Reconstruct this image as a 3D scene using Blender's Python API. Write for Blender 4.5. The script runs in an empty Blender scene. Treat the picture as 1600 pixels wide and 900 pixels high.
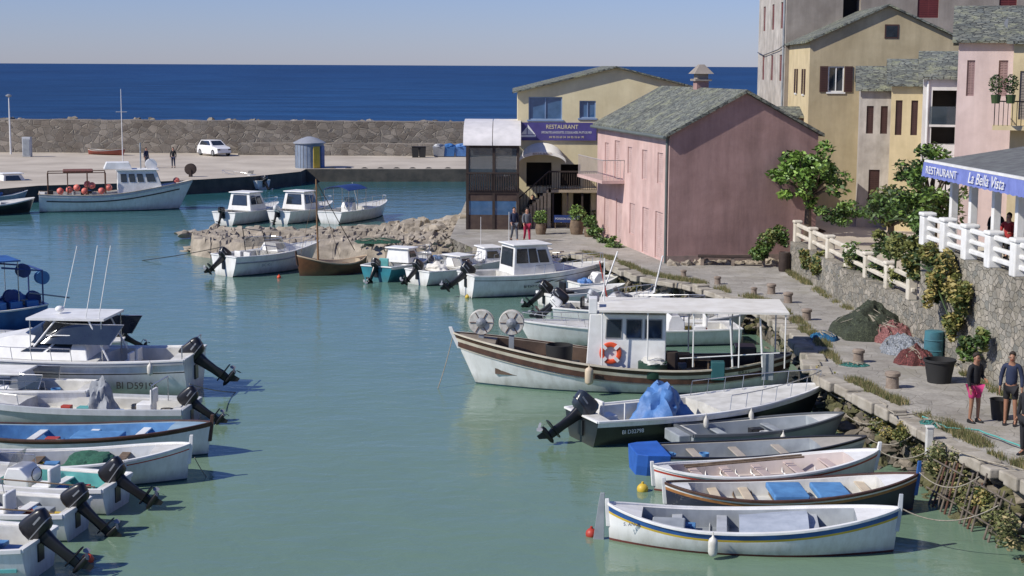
import bpy, bmesh, math, random
from mathutils import Vector, Matrix, noise
random.seed(7)
V=Vector; PI=math.pi; sin=math.sin; cos=math.cos; U=random.uniform
S=bpy.context.scene; C=S.collection
F=2500.; TH=math.atan(347.5/F); RO=.005; CAM=V((0,0,10))
fw=V((0,cos(TH),-sin(TH))); _u=V((0,sin(TH),cos(TH))); _r=V((1,0,0))
rt=_r*cos(RO)+_u*sin(RO); up=_u*cos(RO)-_r*sin(RO)
def P(px,py,z=0):
    d=fw*F+rt*(px-800)+up*(450-py); return CAM+d*((z-10)/d.z)
def PY(px,py,Y):
    d=fw*F+rt*(px-800)+up*(450-py); return CAM+d*(Y/d.y)
# ---------------------------------------------------------------- materials
MC={}
def _nt(name):
    m=bpy.data.materials.new(name); m.use_nodes=True; nt=m.node_tree; b=nt.nodes['Principled BSDF']; return m,nt,b
def c4(c): return (c[0],c[1],c[2],1)
def N(nt,t,**k):
    n=nt.nodes.new(t)
    for a,b in k.items():
        if a in n.inputs: n.inputs[a].default_value=b
        else: setattr(n,a,b)
    return n
def ramp(nt,fac,stops):
    r=nt.nodes.new('ShaderNodeValToRGB'); e=r.color_ramp.elements
    e[0].position=stops[0][0]; e[0].color=c4(stops[0][1]); e[1].position=stops[-1][0]; e[1].color=c4(stops[-1][1])
    for p,c in stops[1:-1]:
        q=e.new(p); q.color=c4(c)
    nt.links.new(fac,r.inputs[0]); return r.outputs[0]
def mix(nt,fac,a,b,mode='MIX'):
    m=nt.nodes.new('ShaderNodeMix'); m.data_type='RGBA'; m.blend_type=mode
    for i,x in ((0,fac),(6,a),(7,b)):
        if hasattr(x,'links'): nt.links.new(x,m.inputs[i])
        elif i==0: m.inputs[0].default_value=x
        else: m.inputs[i].default_value=c4(x)
    return m.outputs[2]
def coord(nt,sc=(1,1,1),kind='Object'):
    t=nt.nodes.new('ShaderNodeTexCoord'); mp=nt.nodes.new('ShaderNodeMapping'); mp.inputs['Scale'].default_value=sc
    nt.links.new(t.outputs[kind],mp.inputs[0]); return mp.outputs[0]
def noi(nt,vec,sc,det=5,rough=.55,dist=0):
    n=N(nt,'ShaderNodeTexNoise',Scale=sc,Detail=det,Roughness=rough,Distortion=dist); nt.links.new(vec,n.inputs['Vector']); return n.outputs[0]
def bump(nt,b,h,st=.5,di=.02):
    n=N(nt,'ShaderNodeBump',Strength=st,Distance=di); nt.links.new(h,n.inputs['Height']); nt.links.new(n.outputs[0],b.inputs['Normal'])
def mat(name,c,r=.55,c2=None,sc=2.,bp=0,bsc=25,metal=0,dirt=0,streak=0,alpha=1,spec=.5):
    if name in MC: return MC[name]
    m,nt,b=_nt(name); c2=c2 or tuple(x*.8 for x in c)
    v=coord(nt); col=ramp(nt,noi(nt,v,sc),[(.32,c2),(.66,c)])
    if streak:
        vs=coord(nt,(1.3,1.3,.16)); s=ramp(nt,noi(nt,vs,1.1,8,.7),[(.35,tuple(.6 for _ in c)),(.62,(1,1,1))])
        col=mix(nt,streak,col,s,'MULTIPLY')
        col=mix(nt,streak*.8,col,ramp(nt,noi(nt,v,.45,8,.7,.5),[(.38,(.72,.68,.64)),(.6,(1.05,1.04,1.02))]),'MULTIPLY')
    if dirt:
        t=nt.nodes.new('ShaderNodeTexCoord'); sx=nt.nodes.new('ShaderNodeSeparateXYZ'); nt.links.new(t.outputs['Object'],sx.inputs[0])
        mr=N(nt,'ShaderNodeMapRange'); mr.inputs[1].default_value=.02; mr.inputs[2].default_value=.36; mr.inputs[3].default_value=1; mr.inputs[4].default_value=0
        nt.links.new(sx.outputs[2],mr.inputs[0]); mu=N(nt,'ShaderNodeMath',operation='MULTIPLY')
        nt.links.new(mr.outputs[0],mu.inputs[0]); nt.links.new(noi(nt,coord(nt,(1,1,.3)),3.5,8,.7),mu.inputs[1])
        mu2=N(nt,'ShaderNodeMath',operation='MULTIPLY'); mu2.inputs[1].default_value=dirt*1.5; mu2.use_clamp=True; nt.links.new(mu.outputs[0],mu2.inputs[0])
        col=mix(nt,mu2.outputs[0],col,(.13,.125,.08))
        col=mix(nt,.4*dirt,col,ramp(nt,noi(nt,coord(nt,(1,1,.15)),5,8,.7),[(.38,(.5,.46,.4)),(.55,(1,1,1))]),'MULTIPLY')
    nt.links.new(col,b.inputs['Base Color']); b.inputs['Roughness'].default_value=r; b.inputs['Metallic'].default_value=metal
    b.inputs['Specular IOR Level'].default_value=spec
    if alpha<1: b.inputs['Alpha'].default_value=alpha
    if bp: bump(nt,b,noi(nt,v,bsc,6,.6),.6,bp)
    MC[name]=m; return m
def stone(name,cols,sc,mortar,bp=.05,asp=(1,1,1.6),lich=None,r=.9,ms=.05,lsc=1.4):
    if name in MC: return MC[name]
    m,nt,b=_nt(name); v=coord(nt,asp)
    vm=nt.nodes.new('ShaderNodeMix'); vm.data_type='VECTOR'; vm.inputs[0].default_value=.06
    nt.links.new(v,vm.inputs[4]); 
    nn=N(nt,'ShaderNodeTexNoise',Scale=sc*.7); nt.links.new(v,nn.inputs[0]); nt.links.new(nn.outputs[1],vm.inputs[5])
    vo=N(nt,'ShaderNodeTexVoronoi',Scale=sc); nt.links.new(vm.outputs[1],vo.inputs['Vector'])
    ve=N(nt,'ShaderNodeTexVoronoi',Scale=sc); ve.feature='DISTANCE_TO_EDGE'; nt.links.new(vm.outputs[1],ve.inputs['Vector'])
    sp=nt.nodes.new('ShaderNodeSeparateColor'); nt.links.new(vo.outputs['Color'],sp.inputs[0])
    n=len(cols); col=ramp(nt,sp.outputs[0],[(i/(n-1)*.9+.05,c) for i,c in enumerate(cols)])
    ed=ramp(nt,ve.outputs['Distance'],[(0,(0,0,0)),(ms,(1,1,1))])
    col=mix(nt,ed,mortar,col)
    col=mix(nt,.75,col,ramp(nt,noi(nt,coord(nt),.45,8,.7),[(.32,(.5,.48,.45)),(.65,(1.1,1.1,1.1))]),'MULTIPLY')
    col=mix(nt,.5,col,ramp(nt,noi(nt,coord(nt),14,4,.65),[(.3,(.6,.6,.6)),(.65,(1.1,1.1,1.1))]),'MULTIPLY')
    if lich:
        col=mix(nt,ramp(nt,noi(nt,coord(nt),lsc,8,.7),[(.52,(0,0,0)),(.63,(.8,.8,.8))]),col,lich)
    nt.links.new(col,b.inputs['Base Color']); b.inputs['Roughness'].default_value=r
    ad=N(nt,'ShaderNodeMath',operation='ADD'); mm=N(nt,'ShaderNodeMath',operation='MULTIPLY'); mm.inputs[1].default_value=.6
    nt.links.new(noi(nt,v,sc*3,6,.6),mm.inputs[0]); nt.links.new(ed,ad.inputs[0]); nt.links.new(mm.outputs[0],ad.inputs[1])
    bump(nt,b,ad.outputs[0],.8,bp); MC[name]=m; return m
white=mat('white_gelcoat',(.82,.82,.81),.3,(.7,.7,.68),1.3,dirt=.6)
wpaint=mat('white_paint',(.8,.8,.78),.45,(.66,.65,.62),2.2,bp=.002)
deckw=mat('deck_offwhite',(.66,.65,.61),.6,(.48,.47,.43),2.5,bp=.003)
greyin=mat('boat_grey',(.33,.36,.38),.6,(.22,.24,.26),2)
lgrey=mat('light_grey_paint',(.5,.52,.54),.5,(.38,.4,.42),2,dirt=.4)
black=mat('black_plastic',(.018,.018,.02),.32,(.01,.01,.012))
blackhull=mat('black_hull',(.02,.025,.028),.3,(.012,.014,.016),dirt=.3)
rubber=mat('rubber',(.02,.02,.02),.8)
bluep=mat('blue_paint',(.03,.12,.36),.45,(.02,.07,.22),2)
dbluep=mat('dark_blue_paint',(.02,.05,.2),.5,(.015,.035,.13))
navyh=mat('navy_hull',(.025,.03,.06),.4,(.015,.018,.035),dirt=.2)
bluein=mat('blue_cover',(.1,.27,.52),.7,(.06,.17,.36),3,bp=.01,bsc=6)
tarpb=mat('blue_tarpaulin',(.09,.22,.48),.55,(.055,.14,.34),3,bp=.05,bsc=5)
teal=mat('teal_hull',(.03,.22,.27),.4,(.02,.14,.18),dirt=.4)
tealin=mat('teal_inside',(.12,.42,.4),.6,(.07,.25,.26))
yellow=mat('yellow_paint',(.65,.45,.05),.5)
redp=mat('red_paint',(.45,.05,.03),.5)
dullred=mat('dull_red_paint',(.25,.06,.04),.6)
orange=mat('orange_red_plastic',(.75,.1,.03),.45,(.55,.06,.02))
pinkb=mat('salmon_buoy',(.8,.22,.17),.5,(.6,.14,.1))
brown=mat('varnished_wood',(.09,.042,.025),.5,(.045,.022,.014),4,bp=.002)
orangew=mat('orange_brown_band',(.4,.18,.06),.5,(.28,.12,.04),4)
wood=mat('weathered_wood',(.2,.14,.09),.8,(.1,.07,.045),5,bp=.006)
greywood=mat('grey_brown_wood',(.17,.14,.11),.9,(.08,.065,.05),5,bp=.006)
dwood=mat('dark_brown_wood',(.05,.033,.025),.7,(.028,.018,.014),4)
antif=mat('antifouling',(.05,.1,.1),.8,(.03,.05,.05),3)
antr=mat('antifouling_red',(.16,.04,.03),.8,(.08,.03,.025),3)
steel=mat('stainless_tube',(.6,.6,.6),.25,metal=.9)
galv=mat('galvanised_metal',(.35,.36,.37),.5,metal=.5)
rust=mat('rusty_iron',(.13,.06,.035),.85,(.06,.03,.02),6,bp=.006)
glassd=mat('dark_glass',(.025,.035,.045),.06,(.015,.02,.03),spec=.9)
glassb=mat('sky_reflection_glass',(.07,.15,.28),.06,(.04,.1,.2),spec=.9)  # blue of the reflected sky is put into the pane colour
glasst=mat('tinted_glass',(.05,.07,.085),.05,alpha=.6,spec=.9)
rope=mat('rope',(.36,.32,.25),.9,(.2,.18,.14),20)
tarpg=mat('grey_tarpaulin',(.28,.3,.32),.7,(.19,.2,.22),3,bp=.03,bsc=5)
canvas=mat('white_canvas',(.76,.74,.68),.7,(.6,.57,.5),1.5,bp=.008,bsc=4)
pinkw=mat('shade_pink_plaster',(.45,.29,.265),.92,(.35,.22,.2),.7,bp=.012,bsc=9,streak=.7)  # darker copy of the pink plaster, with the gable's shade in its colour
pinkf=mat('sunlit_pink_plaster',(.64,.46,.42),.92,(.55,.375,.34),.9,bp=.008,bsc=9,streak=.5)  # paler copy of the same pink, sunlight painted in for the left wall
pinkw2=mat('pale_pink_plaster',(.66,.54,.54),.92,(.56,.45,.45),1,bp=.008,streak=.35)
yelw=mat('ochre_plaster',(.5,.42,.27),.92,(.41,.34,.21),.8,bp=.008,streak=.45)
yelw2=mat('cream_yellow_plaster',(.76,.67,.43),.92,(.66,.57,.35),.8,bp=.008,streak=.25)
yelw3=mat('bright_yellow_plaster',(.68,.56,.34),.92,(.56,.46,.27),.8,bp=.008,streak=.35)
creamw=mat('cream_plaster',(.58,.54,.49),.92,(.4,.37,.33),1.2,bp=.01,streak=.7)
whitew=mat('white_plaster',(.7,.68,.65),.9,(.58,.56,.53),1,bp=.006,streak=.3)
greyw=mat('grey_render',(.38,.34,.295),.92,(.28,.245,.21),.7,bp=.012,streak=.6)
slate=stone('lichen_slate_roof',[(.12,.13,.12),(.2,.22,.19),(.28,.29,.24),(.16,.18,.17)],3.6,(.05,.05,.045),.05,(1,1.9,1.9),lich=(.3,.31,.2),ms=.08)
masonry=stone('breakwater_masonry',[(.17,.145,.12),(.25,.215,.175),(.2,.18,.155),(.33,.29,.24)],1.35,(.28,.255,.215),.08)
wallst=stone('retaining_masonry',[(.26,.24,.19),(.36,.33,.27),(.2,.2,.175),(.44,.4,.33)],3.6,(.22,.2,.165),.06)
quayst=stone('quay_masonry',[(.14,.12,.095),(.25,.22,.175),(.18,.165,.14),(.3,.27,.22)],2.0,(.08,.07,.055),.14,(1,1,1.5),lich=(.12,.12,.045))
paving=stone('schist_paving',[(.38,.355,.315),(.42,.395,.35),(.35,.33,.295),(.45,.425,.38)],1.9,(.3,.28,.24),.012,(1,1,1),ms=.03,lich=(.27,.25,.2),lsc=.5)
concrete=mat('beige_concrete',(.52,.46,.375),.9,(.38,.33,.265),.25,bp=.02,bsc=3)  # light beige concrete with broad noise mottling
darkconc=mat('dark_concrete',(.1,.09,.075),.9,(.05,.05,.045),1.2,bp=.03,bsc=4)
rockm=mat('rock',(.27,.23,.175),.95,(.12,.105,.08),1.6,bp=.08,bsc=3)
rockg=mat('pale_rock',(.4,.36,.3),.95,(.22,.19,.16),1.2,bp=.08,bsc=3)
rockt=mat('tan_ledge_rock',(.4,.345,.27),.95,(.2,.17,.13),1.3,bp=.1,bsc=3)
moss=mat('mossy_rock',(.14,.13,.055),.95,(.08,.08,.04),3,bp=.05)
stonec=mat('stone_bollard',(.3,.24,.19),.9,(.18,.14,.11),5,bp=.02)
balus=mat('cream_concrete',(.66,.61,.51),.85,(.5,.45,.36),2,bp=.006)
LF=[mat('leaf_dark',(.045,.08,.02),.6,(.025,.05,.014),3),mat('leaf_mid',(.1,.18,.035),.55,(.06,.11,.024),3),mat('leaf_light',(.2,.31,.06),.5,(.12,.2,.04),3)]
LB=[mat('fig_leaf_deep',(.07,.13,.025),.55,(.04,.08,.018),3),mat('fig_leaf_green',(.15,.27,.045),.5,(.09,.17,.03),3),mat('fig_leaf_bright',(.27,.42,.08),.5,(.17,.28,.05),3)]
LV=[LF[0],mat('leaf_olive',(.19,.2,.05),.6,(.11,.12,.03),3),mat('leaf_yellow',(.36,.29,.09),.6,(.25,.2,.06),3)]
LG=[mat('grass_dark',(.1,.12,.035),.7,(.06,.07,.025),3),mat('grass_mid',(.2,.21,.07),.7,(.13,.14,.05),3),mat('grass_dry',(.4,.33,.16),.8,(.28,.22,.11),3)]
bark=mat('bark',(.13,.095,.065),.9,(.06,.045,.03),6,bp=.02)
# ---------------------------------------------------------------- mesh builder
class MB:
    def __init__(s): s.v=[]; s.f=[]; s.m=[]
    def add(s,vs,fs,mi=0):
        k=len(s.v); s.v+=[V(p) for p in vs]; s.f+=[[k+i for i in f] for f in fs]; s.m+=[mi]*len(fs)
    def box(s,x0,x1,y0,y1,z0,z1,mi=0,fn=None):
        vs=[V((x,y,z)) for z in (z0,z1) for y in (y0,y1) for x in (x0,x1)]
        if fn: vs=[fn(p) for p in vs]
        s.add(vs,[(0,2,3,1),(4,5,7,6),(0,1,5,4),(2,6,7,3),(0,4,6,2),(1,3,7,5)],mi); return s
    def loft(s,loops,mi=0,caps=True,closed=True):
        n=len(loops[0]); k=len(s.v)
        for l in loops: s.v+=[V(p) for p in l]
        for a in range(len(loops)-1):
            for i in range(n if closed else n-1):
                j=(i+1)%n; s.f.append([k+a*n+i,k+a*n+j,k+(a+1)*n+j,k+(a+1)*n+i]); s.m.append(mi)
        if caps:
            s.f.append([k+i for i in range(n)][::-1]); s.f.append([k+(len(loops)-1)*n+i for i in range(n)]); s.m+=[mi,mi]
        return s
    def tube(s,pts,r,n=6,mi=0):
        pts=[V(p) for p in pts]; L=len(pts); loops=[]
        for i,p in enumerate(pts):
            t=(pts[min(i+1,L-1)]-pts[max(i-1,0)]).normalized(); a=V((0,0,1)) if abs(t.z)<.9 else V((0,1,0))
            x=t.cross(a).normalized(); y=t.cross(x); rr=r[i] if isinstance(r,(list,tuple)) else r
            loops.append([p+x*cos(2*PI*k/n)*rr+y*sin(2*PI*k/n)*rr for k in range(n)])
        return s.loft(loops,mi)
    def lathe(s,prof,c=(0,0,0),n=16,mi=0,fn=None):
        c=V(c); loops=[]
        for r,z in prof:
            l=[V((cos(2*PI*k/n)*r,sin(2*PI*k/n)*r,z)) for k in range(n)]
            loops.append([c+(fn(p) if fn else p) for p in l])
        return s.loft(loops,mi)
    def build(s,name,mats,par=None,smooth=False,bevel=0):
        if not isinstance(mats,(list,tuple)): mats=[mats]
        me=bpy.data.meshes.new(name); o=bpy.data.objects.new(name,me); C.objects.link(o)
        vs=s.v
        if par is None and vs:
            c=V((sum(p.x for p in vs)/len(vs),sum(p.y for p in vs)/len(vs),min(p.z for p in vs))); o.location=c; vs=[p-c for p in vs]
        me.from_pydata([tuple(p) for p in vs],[],s.f)
        for m in mats: me.materials.append(m)
        me.polygons.foreach_set('material_index',s.m)
        bm=bmesh.new(); bm.from_mesh(me); bmesh.ops.recalc_face_normals(bm,faces=bm.faces); bm.to_mesh(me); bm.free()
        if smooth:
            me.polygons.foreach_set('use_smooth',[True]*len(me.polygons))
            try: me.set_sharp_from_angle(angle=math.radians(42))
            except Exception: pass
        if bevel:
            b=o.modifiers.new('b','BEVEL'); b.width=bevel; b.segments=2; b.limit_method='ANGLE'
        if par: o.parent=par
        me.update(); return o
def T1(name,pts,r,m_,par,n=6):
    m=MB(); m.tube(pts,r,n); return m.build(name,m_,par)
def tag(o,label,cat,group=None,kind=None):
    o['label']=label; o['category']=cat
    if group: o['group']=group
    if kind: o['kind']=kind
    return o
def struct(o): o['kind']='structure'; return o
def root(name,loc,rz,label,cat,group=None):
    o=bpy.data.objects.new(name,None); C.objects.link(o); o.location=loc; o.rotation_euler=(0,0,rz); o.empty_display_size=.2
    return tag(o,label,cat,group)
_bm=bmesh.new(); bmesh.ops.create_icosphere(_bm,subdivisions=2,radius=1); ICV=[v.co.copy() for v in _bm.verts]; ICF=[[v.index for v in f.verts] for f in _bm.faces]; _bm.free()
_bm=bmesh.new(); bmesh.ops.create_icosphere(_bm,subdivisions=4,radius=1); ICV3=[v.co.copy() for v in _bm.verts]; ICF3=[[v.index for v in f.verts] for f in _bm.faces]; _bm.free()
def rock(mb,c,r,mi=0,rough=.35,fine=False):
    c=V(c); o=V((U(0,99),U(0,99),U(0,99))); R=Matrix.Rotation(U(0,6),3,'Z'); r=V(r) if not isinstance(r,(int,float)) else V((r*U(.8,1.3),r*U(.7,1),r*U(.5,.85)))
    vs=[]
    for p in (ICV3 if fine else ICV):
        k=1+rough*noise.noise(p*1.3+o)*1.6+(.15*rough*noise.noise(p*5+o)*2)
        q=V((p.x*r.x*k,p.y*r.y*k,p.z*r.z*k)); vs.append(c+R@q)
    mb.add(vs,ICF3 if fine else ICF,mi)
def sph(mb,c,r,mi=0,sc=(1,1,1)):
    mb.add([V(c)+V((p.x*r*sc[0],p.y*r*sc[1],p.z*r*sc[2])) for p in ICV],ICF,mi)
def text(s,size,par,loc,rx,rz,m,name='lettering',sx=1,ext=.004,ital=0):
    cu=bpy.data.curves.new('t','FONT'); cu.body=s; cu.size=size; cu.align_x='CENTER'; cu.align_y='CENTER'; cu.extrude=ext; cu.shear=ital
    o=bpy.data.objects.new('t',cu); C.objects.link(o); bpy.context.view_layer.update()
    me=bpy.data.meshes.new_from_object(o.evaluated_get(bpy.context.evaluated_depsgraph_get())); bpy.data.objects.remove(o)
    me.materials.clear(); me.materials.append(m); t=bpy.data.objects.new(name,me); C.objects.link(t); t.parent=par; t.location=loc; t.rotation_euler=(rx,0,rz); t.scale=(sx,1,1); return t
# ---------------------------------------------------------------- camera, light, world
cd=bpy.data.cameras.new('camera'); co=bpy.data.objects.new('camera',cd); C.objects.link(co); S.camera=co
cd.sensor_width=36; cd.lens=F/1600*36; cd.clip_end=120000; cd.clip_start=.5
b_=-fw; co.matrix_world=Matrix(((rt.x,up.x,b_.x,0),(rt.y,up.y,b_.y,0),(rt.z,up.z,b_.z,10),(0,0,0,1)))
SUN=V((-.80,-.37,.74)).normalized()
sl=bpy.data.lights.new('sun','SUN'); sl.energy=4.9; sl.angle=math.radians(.5); sl.color=(1,.95,.86); so=bpy.data.objects.new('sun',sl); C.objects.link(so)
so.rotation_euler=SUN.to_track_quat('Z','Y').to_euler()
w=bpy.data.worlds.new('World'); S.world=w; w.use_nodes=True; nt=w.node_tree; bg=nt.nodes['Background']
sk=nt.nodes.new('ShaderNodeTexSky'); sk.sky_type='NISHITA'; sk.sun_disc=False; sk.sun_elevation=math.asin(SUN.z); sk.sun_rotation=math.atan2(SUN.x,SUN.y); sk.air_density=1.; sk.dust_density=.1; sk.ozone_density=3.
tint=mix(nt,1.0,sk.outputs[0],(.64,.73,1.22),'MULTIPLY'); nt.links.new(tint,bg.inputs[0]); bg.inputs[1].default_value=.09
S.view_settings.view_transform='Standard'; S.view_settings.look='None'; S.view_settings.exposure=0
# ---------------------------------------------------------------- water
def water(name,near,far,y0,y1,rough,sc,dist,spec,c3=None):
    m,nt,b=_nt(name); t=nt.nodes.new('ShaderNodeNewGeometry'); sx=nt.nodes.new('ShaderNodeSeparateXYZ'); nt.links.new(t.outputs['Position'],sx.inputs[0])
    mr=N(nt,'ShaderNodeMapRange'); mr.inputs[1].default_value=y0; mr.inputs[2].default_value=y1; nt.links.new(sx.outputs[1],mr.inputs[0])
    col=mix(nt,mr.outputs[0],near,far)
    def mp_(s):
        mp=nt.nodes.new('ShaderNodeMapping'); mp.inputs['Scale'].default_value=s; nt.links.new(t.outputs['Position'],mp.inputs[0]); return mp.outputs[0]
    v=mp_(sc)
    col=mix(nt,.8,col,ramp(nt,noi(nt,mp_((.05,.03,1)),1.,6,.6,.6),[(.3,(.8,.82,.84)),(.7,(1.1,1.08,1.06))]),'MULTIPLY')
    if c3:
        col=mix(nt,ramp(nt,noi(nt,mp_((.02,.05,1)),1.,10,.75),[(.42,(0,0,0)),(.68,(1,1,1))]),col,c3)
        col=mix(nt,ramp(nt,noi(nt,mp_((.004,.001,1)),1.,6,.6),[(.4,(0,0,0)),(.7,(.6,.6,.6))]),col,(.004,.02,.06))
        col=mix(nt,ramp(nt,noi(nt,mp_((.25,.1,1)),1.,8,.8),[(.72,(0,0,0)),(.76,(.7,.7,.7))]),col,(.4,.5,.6))
    nt.links.new(col,b.inputs['Base Color']); b.inputs['Roughness'].default_value=rough; b.inputs['IOR'].default_value=1.33; b.inputs['Specular IOR Level'].default_value=spec
    a1=noi(nt,v,1.,5,.6,.4); a2=noi(nt,v,.27,3,.5,.3); ad=N(nt,'ShaderNodeMath',operation='MULTIPLY_ADD'); ad.inputs[1].default_value=2.0; nt.links.new(a2,ad.inputs[0]); nt.links.new(a1,ad.inputs[2])
    bump(nt,b,ad.outputs[0],1,dist); return m
hw=water('harbour_water',(.155,.24,.165),(.03,.125,.14),40,122,.07,(1.1,1.7,1),.024,.4)
sw=water('open_sea',(.012,.05,.13),(.008,.035,.11),200,1500,.45,(.25,.5,1),.35,.12,(.02,.085,.22))
m=MB(); m.add([(-150,5,0),(60,5,0),(60,166,0),(-150,166,0)],[(0,1,2,3)]); struct(m.build('harbour_water',hw))
m=MB(); m.add([(-40000,166,-.1),(40000,166,-.1),(60000,60000,-.1),(-60000,60000,-.1)],[(0,1,2,3)]); struct(m.build('sea',sw))
# ---------------------------------------------------------------- ground
def prism(name,pts,z0,z1,topm,sidem):
    m=MB(); n=len(pts); m.v=[V((p[0],p[1],z0)) for p in pts]+[V((p[0],p[1],z1)) for p in pts]
    m.f=[list(range(n,2*n))]+[[i,(i+1)%n,n+(i+1)%n,n+i] for i in range(n)]; m.m=[0]+[1]*n
    return struct(m.build(name,[topm,sidem]))
QE=[(1760,830),(1600,742),(1500,692),(1440,660),(1345,612),(1290,585),(1268,540),(1225,500),(1180,472),(1080,443),(1000,430),(945,406),(900,396),(840,390),(740,388)]
QW=[P(a,b,1.2).xy for a,b in QE]
quay=prism('quay',[(14,26)]+[tuple(p) for p in QW]+[(-3.2,82),(-3.0,112),(60,112),(60,26)],-1.5,1.2,paving,quayst)
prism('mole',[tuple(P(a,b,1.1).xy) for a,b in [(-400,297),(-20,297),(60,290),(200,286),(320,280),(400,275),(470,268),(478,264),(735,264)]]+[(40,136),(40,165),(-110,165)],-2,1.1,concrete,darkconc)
m=MB()
for i in range(len(QW)-1):
    a,b=QW[i],QW[i+1]; d=(b-a); L=d.length; d.normalize(); nrm=V((-d.y,d.x)); k=0
    while k<L-.2:
        l=min(U(.4,1.2),L-k); o=U(-.1,.14); hh=U(1.2,1.32)
        def fn(p,a=a,d=d,nrm=nrm,k=k,o=o): q=a+d*(k+p.x)+nrm*(-p.y); return V((q.x,q.y,p.z))
        m.box(.02,l-.03,-.5+o,.07+o,1.0,hh,0,fn); k+=l
struct(m.build('quay_kerb',mat('edge_stone',(.42,.385,.32),.9,(.25,.22,.17),2,bp=.03,bsc=6),bevel=.04))
m=MB()
for i in range(len(QW)-1):
    a,b=QW[i],QW[i+1]; d=b-a; L=d.length; dn=d.normalized(); out=V((-1,-.1)) if i<9 else V((-.4,-.9)); w0=1.0 if i<4 else .35
    for k in range(int(L*(15 if i<5 else 4))):
        q=a+dn*U(0,L); t=U(0,1)**1.9; q=q+out*(.02+t*w0); rock(m,(q.x,q.y,.95*(1-t)**1.3-.15+U(-.1,.08)),U(.1,.27)*(1 if i<5 else .8),random.choice((0,1,1,2)),.45)
struct(m.build('rubble_shore',[rockm,moss,mat('stained_rock',(.2,.17,.13),.95,(.08,.07,.055),2.5,bp=.06,bsc=5)]))
JP=[(296,384),(340,390),(420,395),(520,393),(600,396),(660,393),(760,390)]; JB=[(296,364),(340,356),(420,358),(520,358),(600,354),(660,348),(760,340)]
m=MB(); nu,nv=150,26; rows=[]
def lerp_path(P_,t):
    k=t*(len(P_)-1); i=min(int(k),len(P_)-2); a,b=P_[i],P_[i+1]; f=k-i; return (a[0]+(b[0]-a[0])*f,a[1]+(b[1]-a[1])*f)
for i in range(nu+1):
    t=i/nu; a=P(*lerp_path(JP,t),.5); b=P(*lerp_path(JB,t),.5); row=[]
    for j in range(nv+1):
        s_=j/nv; q=a.lerp(b,s_*1.1-.05); n1=noise.noise(V((q.x*.35,q.y*.35,3))); n2=noise.noise(V((q.x*1.1,q.y*1.1,9))); n3=noise.noise(V((q.x*2.6,q.y*2.6,5)))
        edge=min(s_,1-s_,t*6)*7; e=min(1,edge); hh=-.35+e*(.95+.25*n1)+.3*(1-2*abs(n2))*e*.6+.12*n3+max(0,(t-.7)/.3)*.75*max(0,(s_-.3))*(1+n1)
        hh=round(hh/.16)*.16*.7+hh*.3
        row.append(V((q.x+.15*n3,q.y+.15*n2,hh)))
    rows.append(row)
m.loft(rows,caps=False,closed=False); struct(m.build('rock_spit',rockt))
m=MB()
for k in range(110):
    t=U(0,1); a=P(*lerp_path(JP if random.random()<.6 else JB,t),.3); rock(m,(a.x+U(-.5,.5),a.y+U(-.5,.5),U(-.15,.3)),(U(.25,.9),U(.2,.6),U(.1,.24)),random.choice((0,0,1)),.5)
for k in range(60):
    a=U(640,755); t=(a-620)/130; q=P(a,U(338,362),.8); rock(m,(q.x,q.y,.4+t*.75*U(.3,1.1)),(U(.4,1.1),U(.3,.7),U(.12,.34)),random.choice((0,0,1)),.5)
for k in range(110):
    q=P(U(560,930),U(368,388),1.0); rock(m,(q.x,q.y,.95),U(.08,.24),random.choice((0,1)),.5)
struct(m.build('spit_rocks',[rockt,rockg]))
def wseg(px0,px1,Y,z1,name,label,th=1.5,z0=1.1):
    m=MB(); a=PY(px0,240,Y); b=PY(px1,240,Y); x=a.x; N_=90; lo=[]
    for i in range(N_+1):
        xx=x+(b.x-x)*i/N_; t=z1+.09*noise.noise(V((xx*.4,0,0)))+U(-.03,.03); lo.append([V((xx,Y,z0)),V((xx,Y+.12,t)),V((xx,Y+th,t)),V((xx,Y+th,z0))])
    m.loft(lo); return tag(m.build(name,masonry),label,'wall')
wseg(-500,1250,161.5,4.35,'breakwater_wall','long brown masonry breakwater wall between the mole and the open sea',3)
wseg(372,800,158.5,2.25,'ledge_wall','low dark stone ledge at the foot of the breakwater wall',2.9)
m=MB()
for k in range(420): rock(m,(U(-70,25),U(165,169),U(3.3,4.05)),U(.3,.62),random.choice((0,0,1)),.5)
tag(m.build('breakwater_rocks',[rockm,rockg]),'pale armour rocks heaped behind the breakwater wall','rocks',kind='stuff')
prism('upper_ground',[(12.45,69),(12.7,60),(13.3,50.5),(60,50.5),(60,111),(13,111),(14.6,74)],1.0,2.45,concrete,wallst)
prism('terrace_floor',[(13.25,50.4),(13.75,42),(14.6,30),(60,30),(60,50.4)],1.0,4.4,balus,wallst)
def rwall(name,label,pts,z0,z1,th):
    m=MB()
    for (a,b) in zip(pts[:-1],pts[1:]):
        a=V(a);b=V(b); d=(b-a).normalized(); n=V((d.y,-d.x)); 
        if n.x<0: n=-n
        c=[a,b,b+n*th,a+n*th]; m.add([(p.x,p.y,z) for z in (z0,z1) for p in c],[(0,1,2,3),(4,5,6,7),(0,1,5,4),(1,2,6,5),(2,3,7,6),(3,0,4,7)])
    return tag(m.build(name,wallst),label,'wall')
rwall('retaining_wall','low stone wall under the cream balustrade beside the quay',[(12.1,69.2),(12.4,60),(12.98,50.45)],1.1,2.5,.5)
rwall('retaining_wall','tall stone wall below the white restaurant terrace',[(12.95,50.4),(13.5,42),(14.35,30)],1.1,4.46,.5)
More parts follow.
